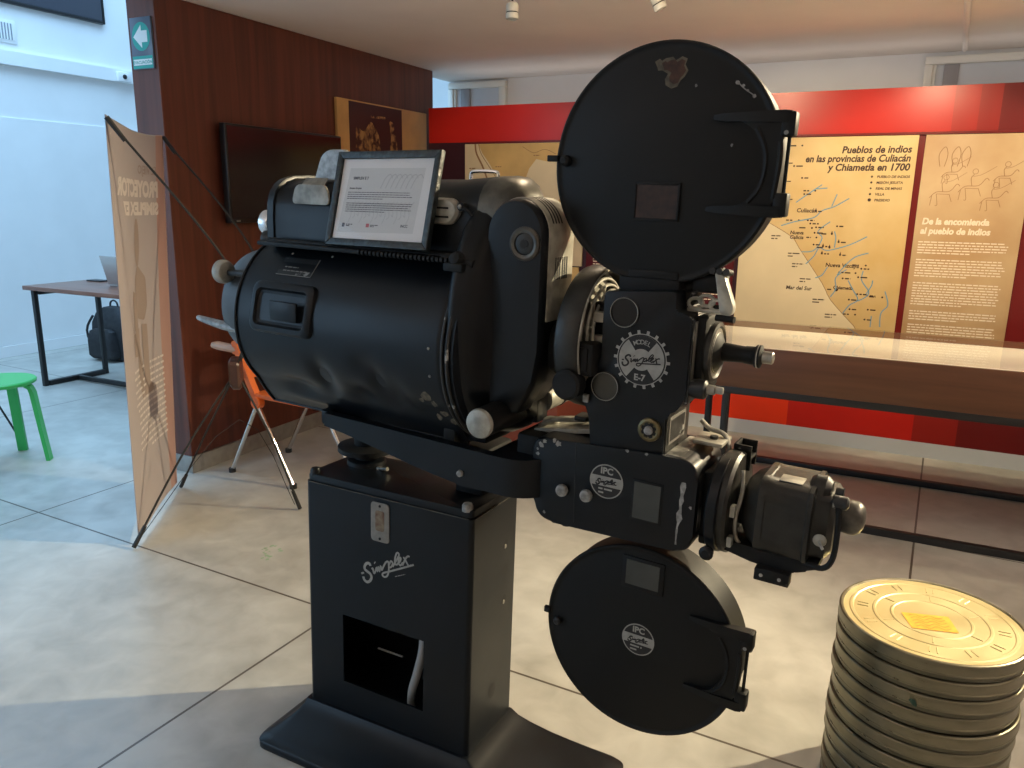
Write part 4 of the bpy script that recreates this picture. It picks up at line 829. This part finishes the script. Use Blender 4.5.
for i, ch in enumerate('MODEL'):
    a = radians(90-(i-2)*12); p = (bc[0]+.030*cos(a), bc[1]+.030*sin(a)); th = a-pi/2
    def TT(x, z, h, p=p, th=th): return TB(p[0]+x*cos(th)-z*sin(th), p[1]+x*sin(th)+z*cos(th), h)
    b.text(ch, .0125, TT, 0, 0, 'CENTER', 0, .0001, .0024)
b.text('E-7', .017, TB, bc[0]-.001, bc[1]-.040, 'CENTER', 0, .0006, .0024); o = b.build('model_badge', o_hd, smooth=False); o['label'] = 'round badge reading MODEL Simplex E-7'
for c, m_, nm in (((.573, .520), 'darkglass', 'viewing_port'), ((.543, .371), 'oliveglass', 'viewing_port')):
    b = MB(Fp).use('black').lathe((c[0], HF, c[1]), (0, -1, 0), [(0, .0295), (.003, .0295), (.004, .0275), (.003, .0262), (.0005, .0258)], 40); b.use('steel').tube([(c[0]+.0278*cos(2*pi*k/40), HF-.0040, c[1]+.0278*sin(2*pi*k/40)) for k in range(41)], .0009, 6); b.use(m_).lathe((c[0], HF, c[1]), (0, -1, 0), [(.0008, .0262), (.001, .0262)], 32); b.build(nm, o_hd)
b = MB(Fp).use('brass').lathe((.641, HF, .301), (0, -1, 0), [(0, .0235), (.006, .0225), (.008, .018), (.006, .013)], 32); b.use('blackmatte').lathe((.641, HF-.006, .301), (0, -1, 0), [(0, .0185), (.001, .0185)], 28)
b.use('brass')
for k in range(8): a = k*pi/4; b.box(.641+.0155*cos(a)-.002, .641+.0155*cos(a)+.002, HF-.0078, HF-.0065, .301+.0155*sin(a)-.0025, .301+.0155*sin(a)+.0025)
b.use('chip').lathe((.641, HF-.007, .301), (0, -1, 0), [(0, .009), (.005, .008), (.006, .004)], 20); o = b.build('adjusting_dial', o_hd); o['label'] = 'brass ringed dial'
b = MB(Fp).use('chip').box(.499, .511, HF-.008, HF, .333, .350, .002); b.build('square_nut', o_hd)
b = MB(Fp).use('shell').box(.502, .530, -.07, -.03, .492, .512, .003); b.box(.502, .530, -.07, -.03, .452, .466, .003); b.use('blackmatte').box(.495, .53, -.05, .05, .44, .53, .004); b.build('gate_block', o_hd)
# lens mount and projection lens
b = MB(Fp).use('grey'); b.use('blackmatte').box(.700, .724, -.055, .055, .375, .525, .008); b.use('grey').lathe((.722, -.005, .452), (1, 0, 0), [(0, .056), (.004, .058), (.012, .057), (.014, .050), (.010, .046)], 44); b.use('steel').lathe((.7325, -.005, .452), (1, 0, 0), [(0, .047), (.001, .040), (.003, .038)], 40)
b.use('blackmatte').lathe((.734, -.005, .452), (1, 0, 0), [(0, .040), (.005, .032), (.012, .020)], 36); o_lm = b.build('lens_mount', PJ)
b = MB(Fp).use('blackmatte').lathe((.755, -.005, .455), (1, 0, 0), [(-.01, .018), (.030, .0155), (.032, .0165), (.048, .0175), (.052, .0215), (.060, .0215), (.062, .016), (.064, .012)], 36); b.use('steel').lathe((.818, -.005, .455), (1, 0, 0), [(0, .0115), (.018, .0115), (.020, .009)], 24); b.use('dust').lathe((.810, -.005, .455), (1, 0, 0), [(0, .0219), (.002, .0219)], 36); b.build('projection_lens', o_lm)
b = MB(Fp).use('blackmatte').cyl((.735, -.04, .523), (.770, -.045, .523), .006); b.cyl((.705, -.03, .54), (.75, -.03, .54), .005); b.build('lens_lever', o_lm)
b = MB(Fp).use('worn').lathe((.700, -.06, .390), (1, 0, 0), [(0, .016), (.02, .019), (.034, .018), (.038, .012)], 20); b.use('dust').cyl((.735, -.06, .392), (.752, -.06, .392), .009); b.use('dust').box(.750, .768, -.064, -.056, .386, .400, .003); b.build('framing_knob', o_lm)
# framing lever assembly at the top right
b = MB(Fp).use('blackmatte').box(.682, .735, -.035, .03, .565, .600, .006); b.cyl((.67, -.02, .57), (.74, -.02, .60), .014); b.use('shell').prism(rpoly([(.725, .608), (.742, .604), (.766, .545), (.762, .528), (.742, .530)], .006, 3), 'v', -.045, -.025, .002)
b.use('worn')
for u in (.722, .735, .748): b.cyl((u, -.02, .604), (u, -.05, .608), .006, None, 12)
b.build('threading_lever', PJ)
b = MB(Fp).use('shell')
for c in ((.695, .545), (.715, .552), (.735, .545)): b.tube([(c[0]+.014*cos(a), -.04, c[1]+.010*sin(a)) for a in [k*pi/8 for k in range(17)]], .0035, 6)
b.box(.68, .755, -.045, -.02, .530, .537, .002); b.use('worn').tube([(.676, -.03, .585), (.688, -.03, .592), (.695, -.03, .575), (.685, -.03, .55)], .004, 8, 4); b.use('worn').prism(rpoly([(.672, .53), (.695, .545), (.690, .59), (.668, .575)], .006), 'v', -.03, .0, .003); b.build('oil_pipe_cluster', PJ)

# ---- sound head
SF = -.086
sh = [(.393, .238), (.752, .262), (.754, .077), (.415, .058)]
b = MB(Fp).use('black'); pl = rpoly([(.388, .240), (.665, .256), (.744, .256), (.744, .070), (.56, .063), (.400, .058)], [.030, .01, .040, .035, .01, .045], 7)
b.prism(pl, 'v', SF, .075, .006, 3); o_sh2 = b.build('sound_head', PJ, sharp=40)
b = MB(Fp).use('worn').prism([(.4925, .072), (.494, .072), (.490, .246), (.4885, .246)], 'v', SF-.0005, SF+.001); b.build('cover_seam', o_sh2)
M['worngrey'] = mat('scuffed_black_over_grey', (.028, .028, .026), .42, metal=.2, vscale=14, col2=(.42, .41, .37), lo=.52, hi=.66, rvar=.08, detail=8)
b = MB(Fp).use('worngrey'); b.box(.7435, .7455, SF+.02, .065, .110, .212, .001)
b.loft([[(.744-.040+(.0407)*sin(a), v, .216+.0407*cos(a)) for v in (SF+.008, .066)] for a in [k*pi/2/10 for k in range(11)]], cap=False, closed=False); b.box(.675, .704, SF+.008, .066, .2555, .2575, .0008); b.build('side_cover', o_sh2)
def round_badge(c, R_, T, name, parent):
    b = MB(Fp).use('silver').flat(circ(c, R_, 40), T, .0006); b.use('black_flat').flat(circ(c, R_*.93, 40), T, .001)
    hw = R_*.29; b.use('silver').flat([(c[0]+R_*cos(a), c[1]+R_*sin(a)) for a in [math.asin(.29)*(k/3-1) for k in range(7)]]+[(c[0]-R_*cos(a), c[1]+R_*sin(a)) for a in [math.asin(.29)*(1-k/3) for k in range(7)]], T, .0014)
    b.text('IPC', R_*.52, T, c[0], c[1]+R_*.45, 'CENTER', 0, R_*.02, .0018)
    b.lines(c[0]-R_*.45, c[0]+R_*.45, c[1]-R_*.50, c[1]-R_*.72, 2, R_*.10, T, .0018, .25)
    b.use('black_flat'); script(b, T, c[0], c[1]-R_*.02, R_*1.25, radians(3), R_*.06, .002)
    o = b.build(name, parent, smooth=False); o['label'] = 'round badge reading IPC Simplex'; return o
round_badge((.561, .178), .036, Th(SF), 'logo_badge', o_sh2)
for c in ((.465, .138), (.520, .139)):
    b = MB(Fp).use('chip').lathe((c[0], SF, c[1]), (0, -1, 0), [(0, .0125), (.004, .0135), (.010, .012), (.012, .008)], 20); b.build('thumb_screw', o_sh2)
b = MB(Fp).use('blackmatte').box(.616, .680, SF-.002, SF, .112, .198, .001); b.use('greyglass').box(.621, .675, SF-.003, SF-.0018, .118, .193); b.build('inspection_window', o_sh2)
b = MB(Fp).use('chip')
rg = random.Random(11)
def chipat(u, w, r_, st=1): b.flat([(u+r_*cos(a)*(.5+.6*rg.random()), w+st*r_*sin(a)*(.5+.6*rg.random())) for a in [k*pi/5 for k in range(10)]], Th(SF), .0007)
L1 = []; L2 = []
for k in range(15):
    w = .212-.0092*k; wd = (.0042 if k < 9 else .0022)*(.5+rg.random()); u = .718-.0004*k+rg.uniform(-.001, .001); L1.append((u-wd, w)); L2.append((u+wd, w))
b.flat(L1+L2[::-1], Th(SF), .0007)
for u, w, r_ in ((.41, .225, .007), (.418, .234, .006), (.403, .205, .005), (.45, .236, .008), (.44, .24, .006), (.735, .165, .004), (.424, .079, .004), (.402, .215, .003), (.64, .252, .004), (.60, .251, .004)): chipat(u, w, r_)
b.build('paint_chips', o_sh2)
MB(Fp).use('blackmatte').lathe((.465, -.06, .062), (0, 0, -1), [(0, .014), (.008, .014), (.012, .010)], 16).build('drain_plug', o_sh2)
# bracket between yoke and sound head, lit parts above
b = MB(Fp).use('blackmatte').box(.34, .41, -.07, .10, .10, .235, .008); b.use('shell').prism(rpoly([(.36, .238), (.50, .262), (.50, .252), (.36, .226)], .003), 'v', -.03, .09, .002); b.use('dust').lathe((.375, .02, .238), (0, 0, 1), [(0, .02), (.012, .018), (.016, .01)], 14); b.tube([(.36, .0, .235), (.40, -.02, .262), (.44, .01, .262), (.50, .02, .272)], .006, 8, 4); b.use('worn').box(.44, .47, .0, .04, .262, .274, .003); b.build('mounting_bracket', PJ)
b = MB(Fp).use('shell').box(.70, .76, .0, .07, .264, .272, .002); b.use('worn').lathe((.735, .03, .272), (0, 0, 1), [(0, .008), (.006, .008)], 12); b.use('dust').tube([(.70, .05, .30), (.72, .05, .285), (.75, .05, .278), (.765, .04, .25), (.77, .03, .21)], .005, 8, 4); b.tube([(.762, -.01, .25), (.775, -.03, .22), (.772, -.045, .18)], .006, 8, 4); b.build('oil_line', PJ)

# ---- flywheel housing and drive motor
MVC, MWC = .01, .160
b = MB(Fp).use('grey'); b.lathe((.762, MVC, .160), (1, 0, 0), [(0, .078), (.004, .096), (.010, .101), (.034, .101), (.040, .096), (.042, .066)], 48); o_fly = b.build('flywheel_housing', PJ, sharp=35)
b = MB(Fp).use('black').lathe((.764, MVC-.012, .160), (1, 0, 0), [(0, .094), (.004, .098), (.020, .098), (.022, .094)], 40); b.lathe((.775, -.082, .085), (0, -1, 0), [(0, .012), (.006, .012), (.012, .014), (.016, .008)], 14); b.build('belt_cover', o_fly)
b = MB(Fp).use('blackmatte').box(.744, .764, -.05, .06, .08, .23, .006); b.cyl((.75, MVC, .16), (.84, MVC, .16), .04); b.build('coupling', o_fly)
b = MB(Fp).use('blackmatte').box(.775, .81, .03, .08, .240, .246, .002); b.box(.775, .81, .03, .035, .22, .270, .001); b.box(.775, .81, .075, .08, .22, .270, .001); b.box(.775, .781, .03, .08, .240, .270, .001); b.build('u_bracket', o_fly)
b = MB(Fp).use('dust').tube([(.812, -.03, .24), (.818, -.045, .20), (.812, -.05, .15), (.818, -.05, .11), (.84, -.04, .085)], .004, 8, 5); b.use('shell').prism(rpoly([(.806, .16), (.815, .16), (.815, .182), (.806, .182)], .002), 'v', -.075, -.06); b.prism(rpoly([(.806, .10), (.815, .10), (.815, .12), (.806, .12)], .002), 'v', -.075, -.06); b.build('drive_fittings', o_fly)
b = MB(Fp).use('grey')
def mr(u, r, sq, w0=0):    # rounded-square section of the motor body
    out = []
    for k in range(48):
        a = 2*pi*k/48; c, s_ = cos(a), sin(a); q = (abs(c)**sq+abs(s_)**sq)**(-1/sq)*.965; out.append((.985-(.985-u)*1.16, MVC+r*q*c, MWC+.006+w0+r*q*s_))
    return out
b.loft([mr(.838, .035, 2), mr(.842, .052, 2), mr(.852, .066, 2.6), mr(.866, .073, 4), mr(.870, .078, 5), mr(.880, .078, 5), mr(.882, .076, 6), mr(.943, .076, 6), mr(.945, .078, 6), mr(.951, .078, 6), mr(.953, .068, 5), mr(.975, .064, 5), mr(.983, .054, 4), mr(.984, .02, 2)])
o_mo = b.build('drive_motor', PJ, sharp=30)
b = MB(Fp).use('grey'); b.lathe((.940, MVC-.020, .226), (1, 0, -.05), [(-.012, .012), (-.008, .024), (.0, .030), (.018, .030), (.028, .022), (.031, .004)], 28); b.build('terminal_dome', o_mo)
b = MB(Fp).use('dust').box(.880, .922, MVC-.050, MVC-.012, .2385, .2402, .0006); b.build('rating_plate', o_mo)
b = MB(Fp).use('dust').lathe((.965, MVC-.069, .150), (0, -1, 0), [(0, .012), (.003, .011), (.005, .004)], 16); b.use('chip').tube([(.965, MVC-.072, .150), (.968, MVC-.080, .148), (.974, MVC-.085, .141)], .0028, 6); b.build('toggle_switch', o_mo)
b = MB(Fp).use('black').cyl((.980, MVC, .180), (.992, MVC, .180), .027); b.use('handw').lathe((.990, MVC, .180), (1, 0, 0), [(0, .029), (.003, .031), (.014, .032), (.024, .031), (.032, .026), (.037, .016), (.039, .004)], 32); b.build('hand_wheel', o_mo)
b = MB(Fp).use('blackmatte').tube([(.975, -.05, .225), (.988, -.055, .215), (.992, -.058, .17), (.990, -.058, .12), (.975, -.058, .098), (.94, -.05, .095)], .0052, 8, 5); b.use('worn').lathe((.978, -.05, .225), (1, 0, 0), [(0, .012), (.022, .012), (.026, .006)], 14); b.lathe((.976, -.02, .232), (1, 0, 0), [(0, .010), (.014, .010)], 14); b.build('guard_hoop', o_mo)
b = MB(Fp).use('blackmatte').prism([(.745, .100), (.79, .086), (.848, .074), (.905, .066), (.915, .072), (.928, .072), (.930, .078), (.948, .080), (.950, .088), (.968, .090), (.968, .102), (.82, .104)], 'v', -.055, .07, .003); b.box(.862, .925, -.075, -.05, .050, .074, .002)
b.use('silver')
for u in (.875, .908): b.lathe((u, -.075, .062), (0, -1, 0), [(0, .0035), (.002, .003)], 10)
b.build('motor_bracket', PJ)

# ---- the two film magazines
def magazine(name, cu, cw, R_, vf, vb, label, upper):
    b = MB(Fp).use('blackmag'); b.lathe((cu, vb, cw), (0, -1, 0), [(0, R_-.008), (.003, R_-.004), (vb-vf-.016, R_-.004), (vb-vf-.014, R_-.004)], 96); b.build('can_body', None) if 0 else None
    o_m = b.build(name, PJ, sharp=30); o_m['label'] = label
    b = MB(Fp).use('blackmag'); L_ = .014; b.lathe((cu, vf+L_, cw), (0, -1, 0), [(0, R_-.003), (.001, R_), (L_-.003, R_), (L_-.0005, R_-.002), (L_, R_-.005), (L_-.002, R_-.009), (L_-.0025, R_-.014), (L_-.001, R_-.020), (L_-.0005, .001)], 96)
    o_d = b.build('magazine_door', o_m, sharp=30)
    return o_m, o_d
um, ud = magazine('upper_magazine', .6085, .7880, .2150, -.048, .02, 'upper round film magazine', True)
lm, ld = magazine('lower_magazine', .635, -.180, .2145, -.038, .045, 'lower round film magazine', False)
# hinge yoke: two arms joined by a curved spine
def hinge(parent, vf, cu, cw, R_, w_top, w_bot, u_in):
    b = MB(Fp).use('blackmag')
    ue = cu+R_
    for w, ws in ((w_top, 1), (w_bot, -1)):
        b.loft([[(u, vf-d-.001, w-hh), (u, vf+.004, w-hh), (u, vf+.004, w+hh), (u, vf-d-.001, w+hh)] for u, d, hh in ((u_in, .003, .004), (u_in+.02, .008, .0065), (ue-.04, .012, .0085), (ue+.002, .013, .010), (ue+.012, .010, .009))])
    # broad bowed spine joining the two arms
    H_ = w_top-w_bot; wm = (w_top+w_bot)/2
    spn = [(ue-.078, w_top-.004), (ue-.050, w_top-.018), (ue-.034, w_top-.046), (ue-.028, wm), (ue-.034, w_bot+.040), (ue-.052, w_bot+.014), (ue-.080, w_bot+.004), (ue-.012, w_bot+.004), (ue-.000, w_bot+.022), (ue+.004, wm), (ue+.003, w_top-.040), (ue-.006, w_top-.004)]
    b.prism(rpoly(spn, [.0, .012, .02, .06, .02, .012, 0, .004, .02, .06, .02, .004], 5), 'v', vf-.010, vf+.006, .004)
    b.tube([(p[0]+.006, vf-.010, p[1]) for p in spn[1:6]], .004, 6, 5); b.tube([(p[0]-.005, vf-.010, p[1]) for p in spn[8:11]], .004, 6, 5)
    b.build('hinge_yoke', parent)
    b = MB(Fp).use('blackmag'); x = ue+.012
    for w in (w_top-.012, w_bot+.012): b.box(x-.016, x+.008, vf-.012, vf+.014, w-.020, w+.020, .004)
    b.cyl((x-.002, vf, w_bot), (x-.002, vf, w_top), .0032, None, 10); b.build('hinge_pin', parent)
    b = MB(Fp).use('chip').lathe((x-.006, vf-.012, w_top-.026), (0, -1, 0), [(0, .004), (.001, .0035)], 8); b.build('rivet', parent)
hinge(ud, -.048, .609, .790, .2115, .871, .716, .700)
hinge(ld, -.038, .638, -.178, .2135, -.086, -.242, .742)
# catches
b = MB(Fp).use('blackmatte').lathe((.416, -.048, .795), (0, -1, 0), [(0, .011), (.010, .010), (.014, .005)], 16); b.box(.378, .402, -.058, -.048, .793, .805, .002); b.build('door_catch', ud)
b = MB(Fp).use('worn').lathe((.448, -.038, -.192), (0, -1, 0), [(0, .009), (.008, .009), (.012, .005)], 16); b.use('blackmatte').box(.413, .428, -.044, -.034, -.180, -.166, .002); b.build('door_catch', ld)
b = MB(Fp).use('rust').box(.565, .648, -.0500, -.0475, .692, .758); b.use('blackmatte')
for (x0, x1, z0, z1) in ((.562, .651, .755, .760), (.562, .651, .690, .695), (.562, .567, .69, .76), (.646, .651, .69, .76)): b.box(x0, x1, -.0525, -.047, z0, z1, .001)
o = b.build('label_window', ud); o['label'] = 'small rusty brown label window'; b = MB(Fp).use(mat('dull_rust_brown', (.022, .009, .006), .6, vscale=70, var=.5)).box(.567, .646, -.0506, -.0500, .695, .755); b.build('label_card', ud)
rg = random.Random(4); b = MB(Fp).use(mat('bare_primer_patch', (.085, .075, .052), .7, vscale=70, var=.4)); cx, cy = .617, .953
edge = [(.583, .967), (.592, .972), (.596, .968), (.603, .972), (.616, .974), (.622, .968), (.633, .974), (.643, .970), (.640, .960), (.646, .950), (.640, .940), (.633, .934), (.628, .924), (.617, .921), (.606, .927), (.604, .937), (.609, .946), (.598, .952), (.590, .952), (.588, .958)]
b.flat(edge, Th(-.0478), .0004); b.use(mat('rust_brown_patch', (.05, .020, .011), .75, vscale=70, var=.5)); b.flat([(cx+(x-cx)*.72+.004, cy+(y-cy)*.78) for x, y in edge], Th(-.0478), .0008)
b.use('chip')
for u, w, r_ in ((.735, .927, .0045), (.745, .922, .003), (.753, .914, .0025), (.765, .905, .004), (.662, .925, .003), (.735, .825, .003)): b.flat([(u+r_*cos(a)*(.6+.5*rg.random()), w+r_*sin(a)*(.6+.5*rg.random())) for a in [k*pi/4 for k in range(8)]], Th(-.0478), .0006)
b.stroke([(.737, .926), (.75, .915), (.768, .904)], .0018, Th(-.0478), .0006)
b.build('paint_loss', ud)
b = MB(Fp).use('blackmatte').box(.590, .682, -.041, -.036, -.062, .010, .002); b.use('greyglass').box(.600, .672, -.0425, -.0408, -.052, .003); b.build('inspection_window', ld)
round_badge((.637, -.175), .036, Th(-.038), 'logo_badge', ld)

# ================================================================== FRAMED NOTICE leaning on the lamphouse
ctr = Fp @ Vector((.021, -.150, .606)); q1 = (Fp.to_3x3() @ Vector((1, -.03, .045))); q2 = (Fp.to_3x3() @ Vector((-.01, .27, 1)))
q1 = q1 - q2.normalized()*q1.dot(q2.normalized())*.0
Fn = Matrix.Identity(4)
_z = q1.cross(q2).normalized(); _y = q2.normalized(); _x = _y.cross(_z)
Fn = Matrix(((_x.x, _y.x, _z.x, ctr.x), (_x.y, _y.y, _z.y, ctr.y), (_x.z, _y.z, _z.z, ctr.z), (0, 0, 0, 1)))          # x along the shelf, y up the frame, z towards the viewer
M['framew'] = mat('black_moulded_frame', (.006, .010, .011), .4, vscale=60, col2=(.03, .045, .045), lo=.5, hi=.75, bump=.3); M['paper'] = mat('white_paper', (.66, .66, .67), .6); M['matboard'] = mat('grey_paper', (.55, .56, .57), .6); M['pink'] = mat('grey_ink', (.10, .10, .12), .6)
t = thing('framed_notice', ctr, 'black-framed typed notice leaning on top of the lamphouse', 'picture frame')
b = MB(Fn).use('framew'); w_, h_, f_ = .145, .208, .016
for poly in ([(-w_, 0), (w_, 0), (w_-f_, f_), (-w_+f_, f_)], [(-w_, h_), (w_, h_), (w_-f_, h_-f_), (-w_+f_, h_-f_)], [(-w_, 0), (-w_, h_), (-w_+f_, h_-f_), (-w_+f_, f_)], [(w_, 0), (w_, h_), (w_-f_, h_-f_), (w_-f_, f_)]): b.prism(poly, 'w', -.006, .009, .0025)
b.build('frame', t); MB(Fn).use('paper').box(-w_+f_-.002, w_-f_+.002, f_-.002, h_-f_+.002, -.004, .002).build('paper', t)
def Tn(x, y, h): return (x, y, .002+h)
b = MB(Fn).use('matboard'); b.flat([(-.118, .030), (.098, .034), (.106, .172), (-.106, .172)], Tn, .0002)
b.use('pink'); b.text('SIMPLEX E 7', .0085, Tn, -.093, .147, 'LEFT', 0, .0003, .0006); b.text('Modelo Simplex', .0055, Tn, -.100, .126, 'LEFT', 0, .0002, .0006)
b.lines(-.103, .088, .118, .104, 4, .0016, Tn, .0006, .08, random.Random(2)); b.lines(-.103, .088, .094, .076, 5, .0016, Tn, .0006, .08, random.Random(8))
b.use(mat('faint_watermark', (.42, .43, .45), .6))
for i in range(16): x = -.09+.011*i; b.stroke([(x, .052+.01*(i % 3)), (x+.006, .068), (x+.004, .085), (x+.014, .10)], .0014, Tn, .0004)
for i in range(7): x = -.01+.014*i; b.stroke([(x, .128), (x+.01, .150), (x+.022, .158), (x+.03, .15)], .002, Tn, .0004)
b.use('pink'); b.lines(-.094, -.075, .047, .044, 2, .0022, Tn, .0006, .1); b.flat(rpoly([(-.106, .042), (-.098, .042), (-.098, .051), (-.106, .051)], .002), Tn, .0006); b.text('INCC', .008, Tn, .062, .046, 'LEFT', 0, .0003, .0006)
b.use(mat('red_ink', (.45, .12, .14), .6)); b.flat([(-.035, .043), (-.026, .043), (-.026, .051), (-.035, .051)], Tn, .0006); b.use('pink'); b.lines(-.023, .0, .047, .044, 2, .0018, Tn, .0006, .1)
b.use('paper'); b.flat([(.008*cos(a), .176+.008*sin(a)) for a in [k*pi/10 for k in range(11)]], Tn, .0006); b.build('printed_text', t)
MB(Fn).use('glass').box(-w_+f_-.001, w_-f_+.001, f_-.001, h_-f_+.001, .0045, .0055).build('glass', t)

# ================================================================== STACK OF FILM CANS
M['can'] = mat('dull_brass_tin', (.19, .175, .12), .33, metal=.75, vscale=14, col2=(.25, .23, .16), rvar=.08, stretch=(1, 1, 4)); M['canlid'] = mat('golden_tin_lid', (.62, .53, .27), .36, metal=.6, vscale=10, col2=(.68, .60, .33), rvar=.05)
M['canside'] = mat('grey_green_tin', (.13, .125, .09), .38, metal=.7, vscale=12, var=.15, rvar=.08)
CR, CHT, TOPZ = .198, .04275, .47025
ordn = ['golden top film can with orange label, topmost of the stack', 'olive film can directly under the golden top can', 'dull tin film can with green paint speck, third from the stack top', 'fourth dull tin film can down from the golden lid', 'fifth dull tin film can down from the golden lid', 'sixth dull tin film can down from the golden lid', 'seventh dull tin film can down from the golden lid', 'eighth dull tin film can down from the golden lid', 'third film can up from the floor in the stack', 'film can second from the floor in the stack', 'bottom film can of the stack, standing on the floor']
offs = [(0, 0), (-.001, .001), (.001, .0), (-.003, .002), (.002, -.001), (0, .001), (-.003, .0), (-.002, .002), (.001, .001), (-.001, 0), (.001, .001), (0, 0)]
CX, CY = .163, 1.905
def can(label, z, top=False):
    t = thing('film_can', (CX, CY, z), label, 'film can', 'stacked round film cans')
    b = MB().use('canside').lathe((CX, CY, z), (0, 0, 1), [(0, CR-.010), (.0015, CR-.004), (.003, CR-.003), (CHT*.45, CR-.003), (CHT*.5, CR-.003)], 96); b.build('can_base', t, sharp=25)
    b = MB().use('can'); H = CHT-.0008; b.lathe((CX, CY, z+.0125), (0, 0, 1), [(0, CR-.001), (.0003, CR+.0008), (.003, CR+.0008), (.004, CR), (H-.0155, CR), (H-.0135, CR-.0015), (H-.0125, CR-.004), (H-.0130, CR-.007), (H-.0155, CR-.0095)], 96, False)
    b.use('canlid' if top else 'can'); zz = z+.0125+H-.0155
    b.lathe((CX, CY, zz), (0, 0, 1), [(0, CR-.0095), (-.0002, CR-.022), (.0012, CR-.024), (.0012, CR-.030), (0, CR-.032), (0, .126), (.0014, .124), (.0014, .119), (0, .117), (0, .088), (.0014, .086), (.0014, .082), (0, .080), (0, .001)], 96, False)
    if top:
        for k in range(12):
            a = 2*pi*k/12; d = Vector((cos(a), sin(a), 0)); n = Vector((-d.y, d.x, 0))
            for sgn in (-1, 1): b.tube([Vector((CX, CY, zz+.0004))+d*.134+n*.007*sgn, Vector((CX, CY, zz+.0004))+d*.158+n*.008*sgn], .0012, 6)
        for k in range(6):
            a = 2*pi*(k+.5)/6; d = Vector((cos(a), sin(a), 0)); b.tube([Vector((CX, CY, zz+.0004))+d*.09, Vector((CX, CY, zz+.0004))+d*.115], .0012, 6)
    b.build('can_lid', t, sharp=25); return t, zz
for i in range(11):
    z = TOPZ-CHT*(i+1)
    if i == 0: t0, zz = can(ordn[0], z, True); TOPP = zz
    elif i == 1: t1, _ = can(ordn[1], z); src = t1
    else:
        r_ = src.copy(); COL.objects.link(r_); r_.location = (CX+offs[i][0], CY+offs[i][1], z); r_['label'] = ordn[i]
        for ch in list(src.children): c = ch.copy(); COL.objects.link(c); c.parent = r_
        WORLD[r_.name] = Vector(r_.location)
        if i == 2: third = r_
M['olabel'] = mat('orange_paper_label', (.86, .38, .02), .5, vscale=60, col2=(.92, .48, .04)); M['oink'] = mat('orange_brown_ink', (.55, .25, .02), .6)
def Tl(x, y, h): return (CX-.004+x*1.22-y*.40, CY-.022+x*.30+y*1.15, TOPP+h)
b = MB().use('olabel').flat(rpoly([(-.040, -.030), (.038, -.030), (.042, .030), (-.040, .028)], .004), Tl, .0012); b.use('oink')
for i in range(5): y = .018-.010*i; b.stroke([(-.030, y), (-.018, y+.006), (-.008, y-.003), (.006, y+.006), (.018, y-.002), (.030, y+.005)], .0018, Tl, .0018)
b.build('label', t0)
a = radians(-98); b = MB().use(mat('dark_green_paint', (.02, .07, .05), .5)); zc = TOPZ-CHT*2.55
b.add([(CX+(CR+.0022)*cos(a+da), CY+(CR+.0022)*sin(a+da), zc+dz) for da, dz in ((-.045, .003), (-.02, .009), (.02, .006), (.045, -.004), (.03, -.009), (-.005, -.005))], [[0, 1, 2, 3, 4, 5]]); b.build('paint_speck', third)

# green splash on the floor
b = MB().use(mat('green_paint_splash', (.30, .42, .28), .6))
rg = random.Random(21)
for k in range(16):
    x = -2.154+rg.uniform(-.05, .05); y = 2.187+rg.uniform(-.055, .055); r_ = rg.uniform(.004, .013); b.add([(x+r_*cos(a)*(.6+.6*rg.random()), y+r_*sin(a)*(.6+.6*rg.random()), .0008) for a in [j*pi/4 for j in range(8)]], [list(range(8))])
o = b.build('floor_splash', smooth=False); tag(o, 'small dried pale green paint splash on the floor tile', 'stain')
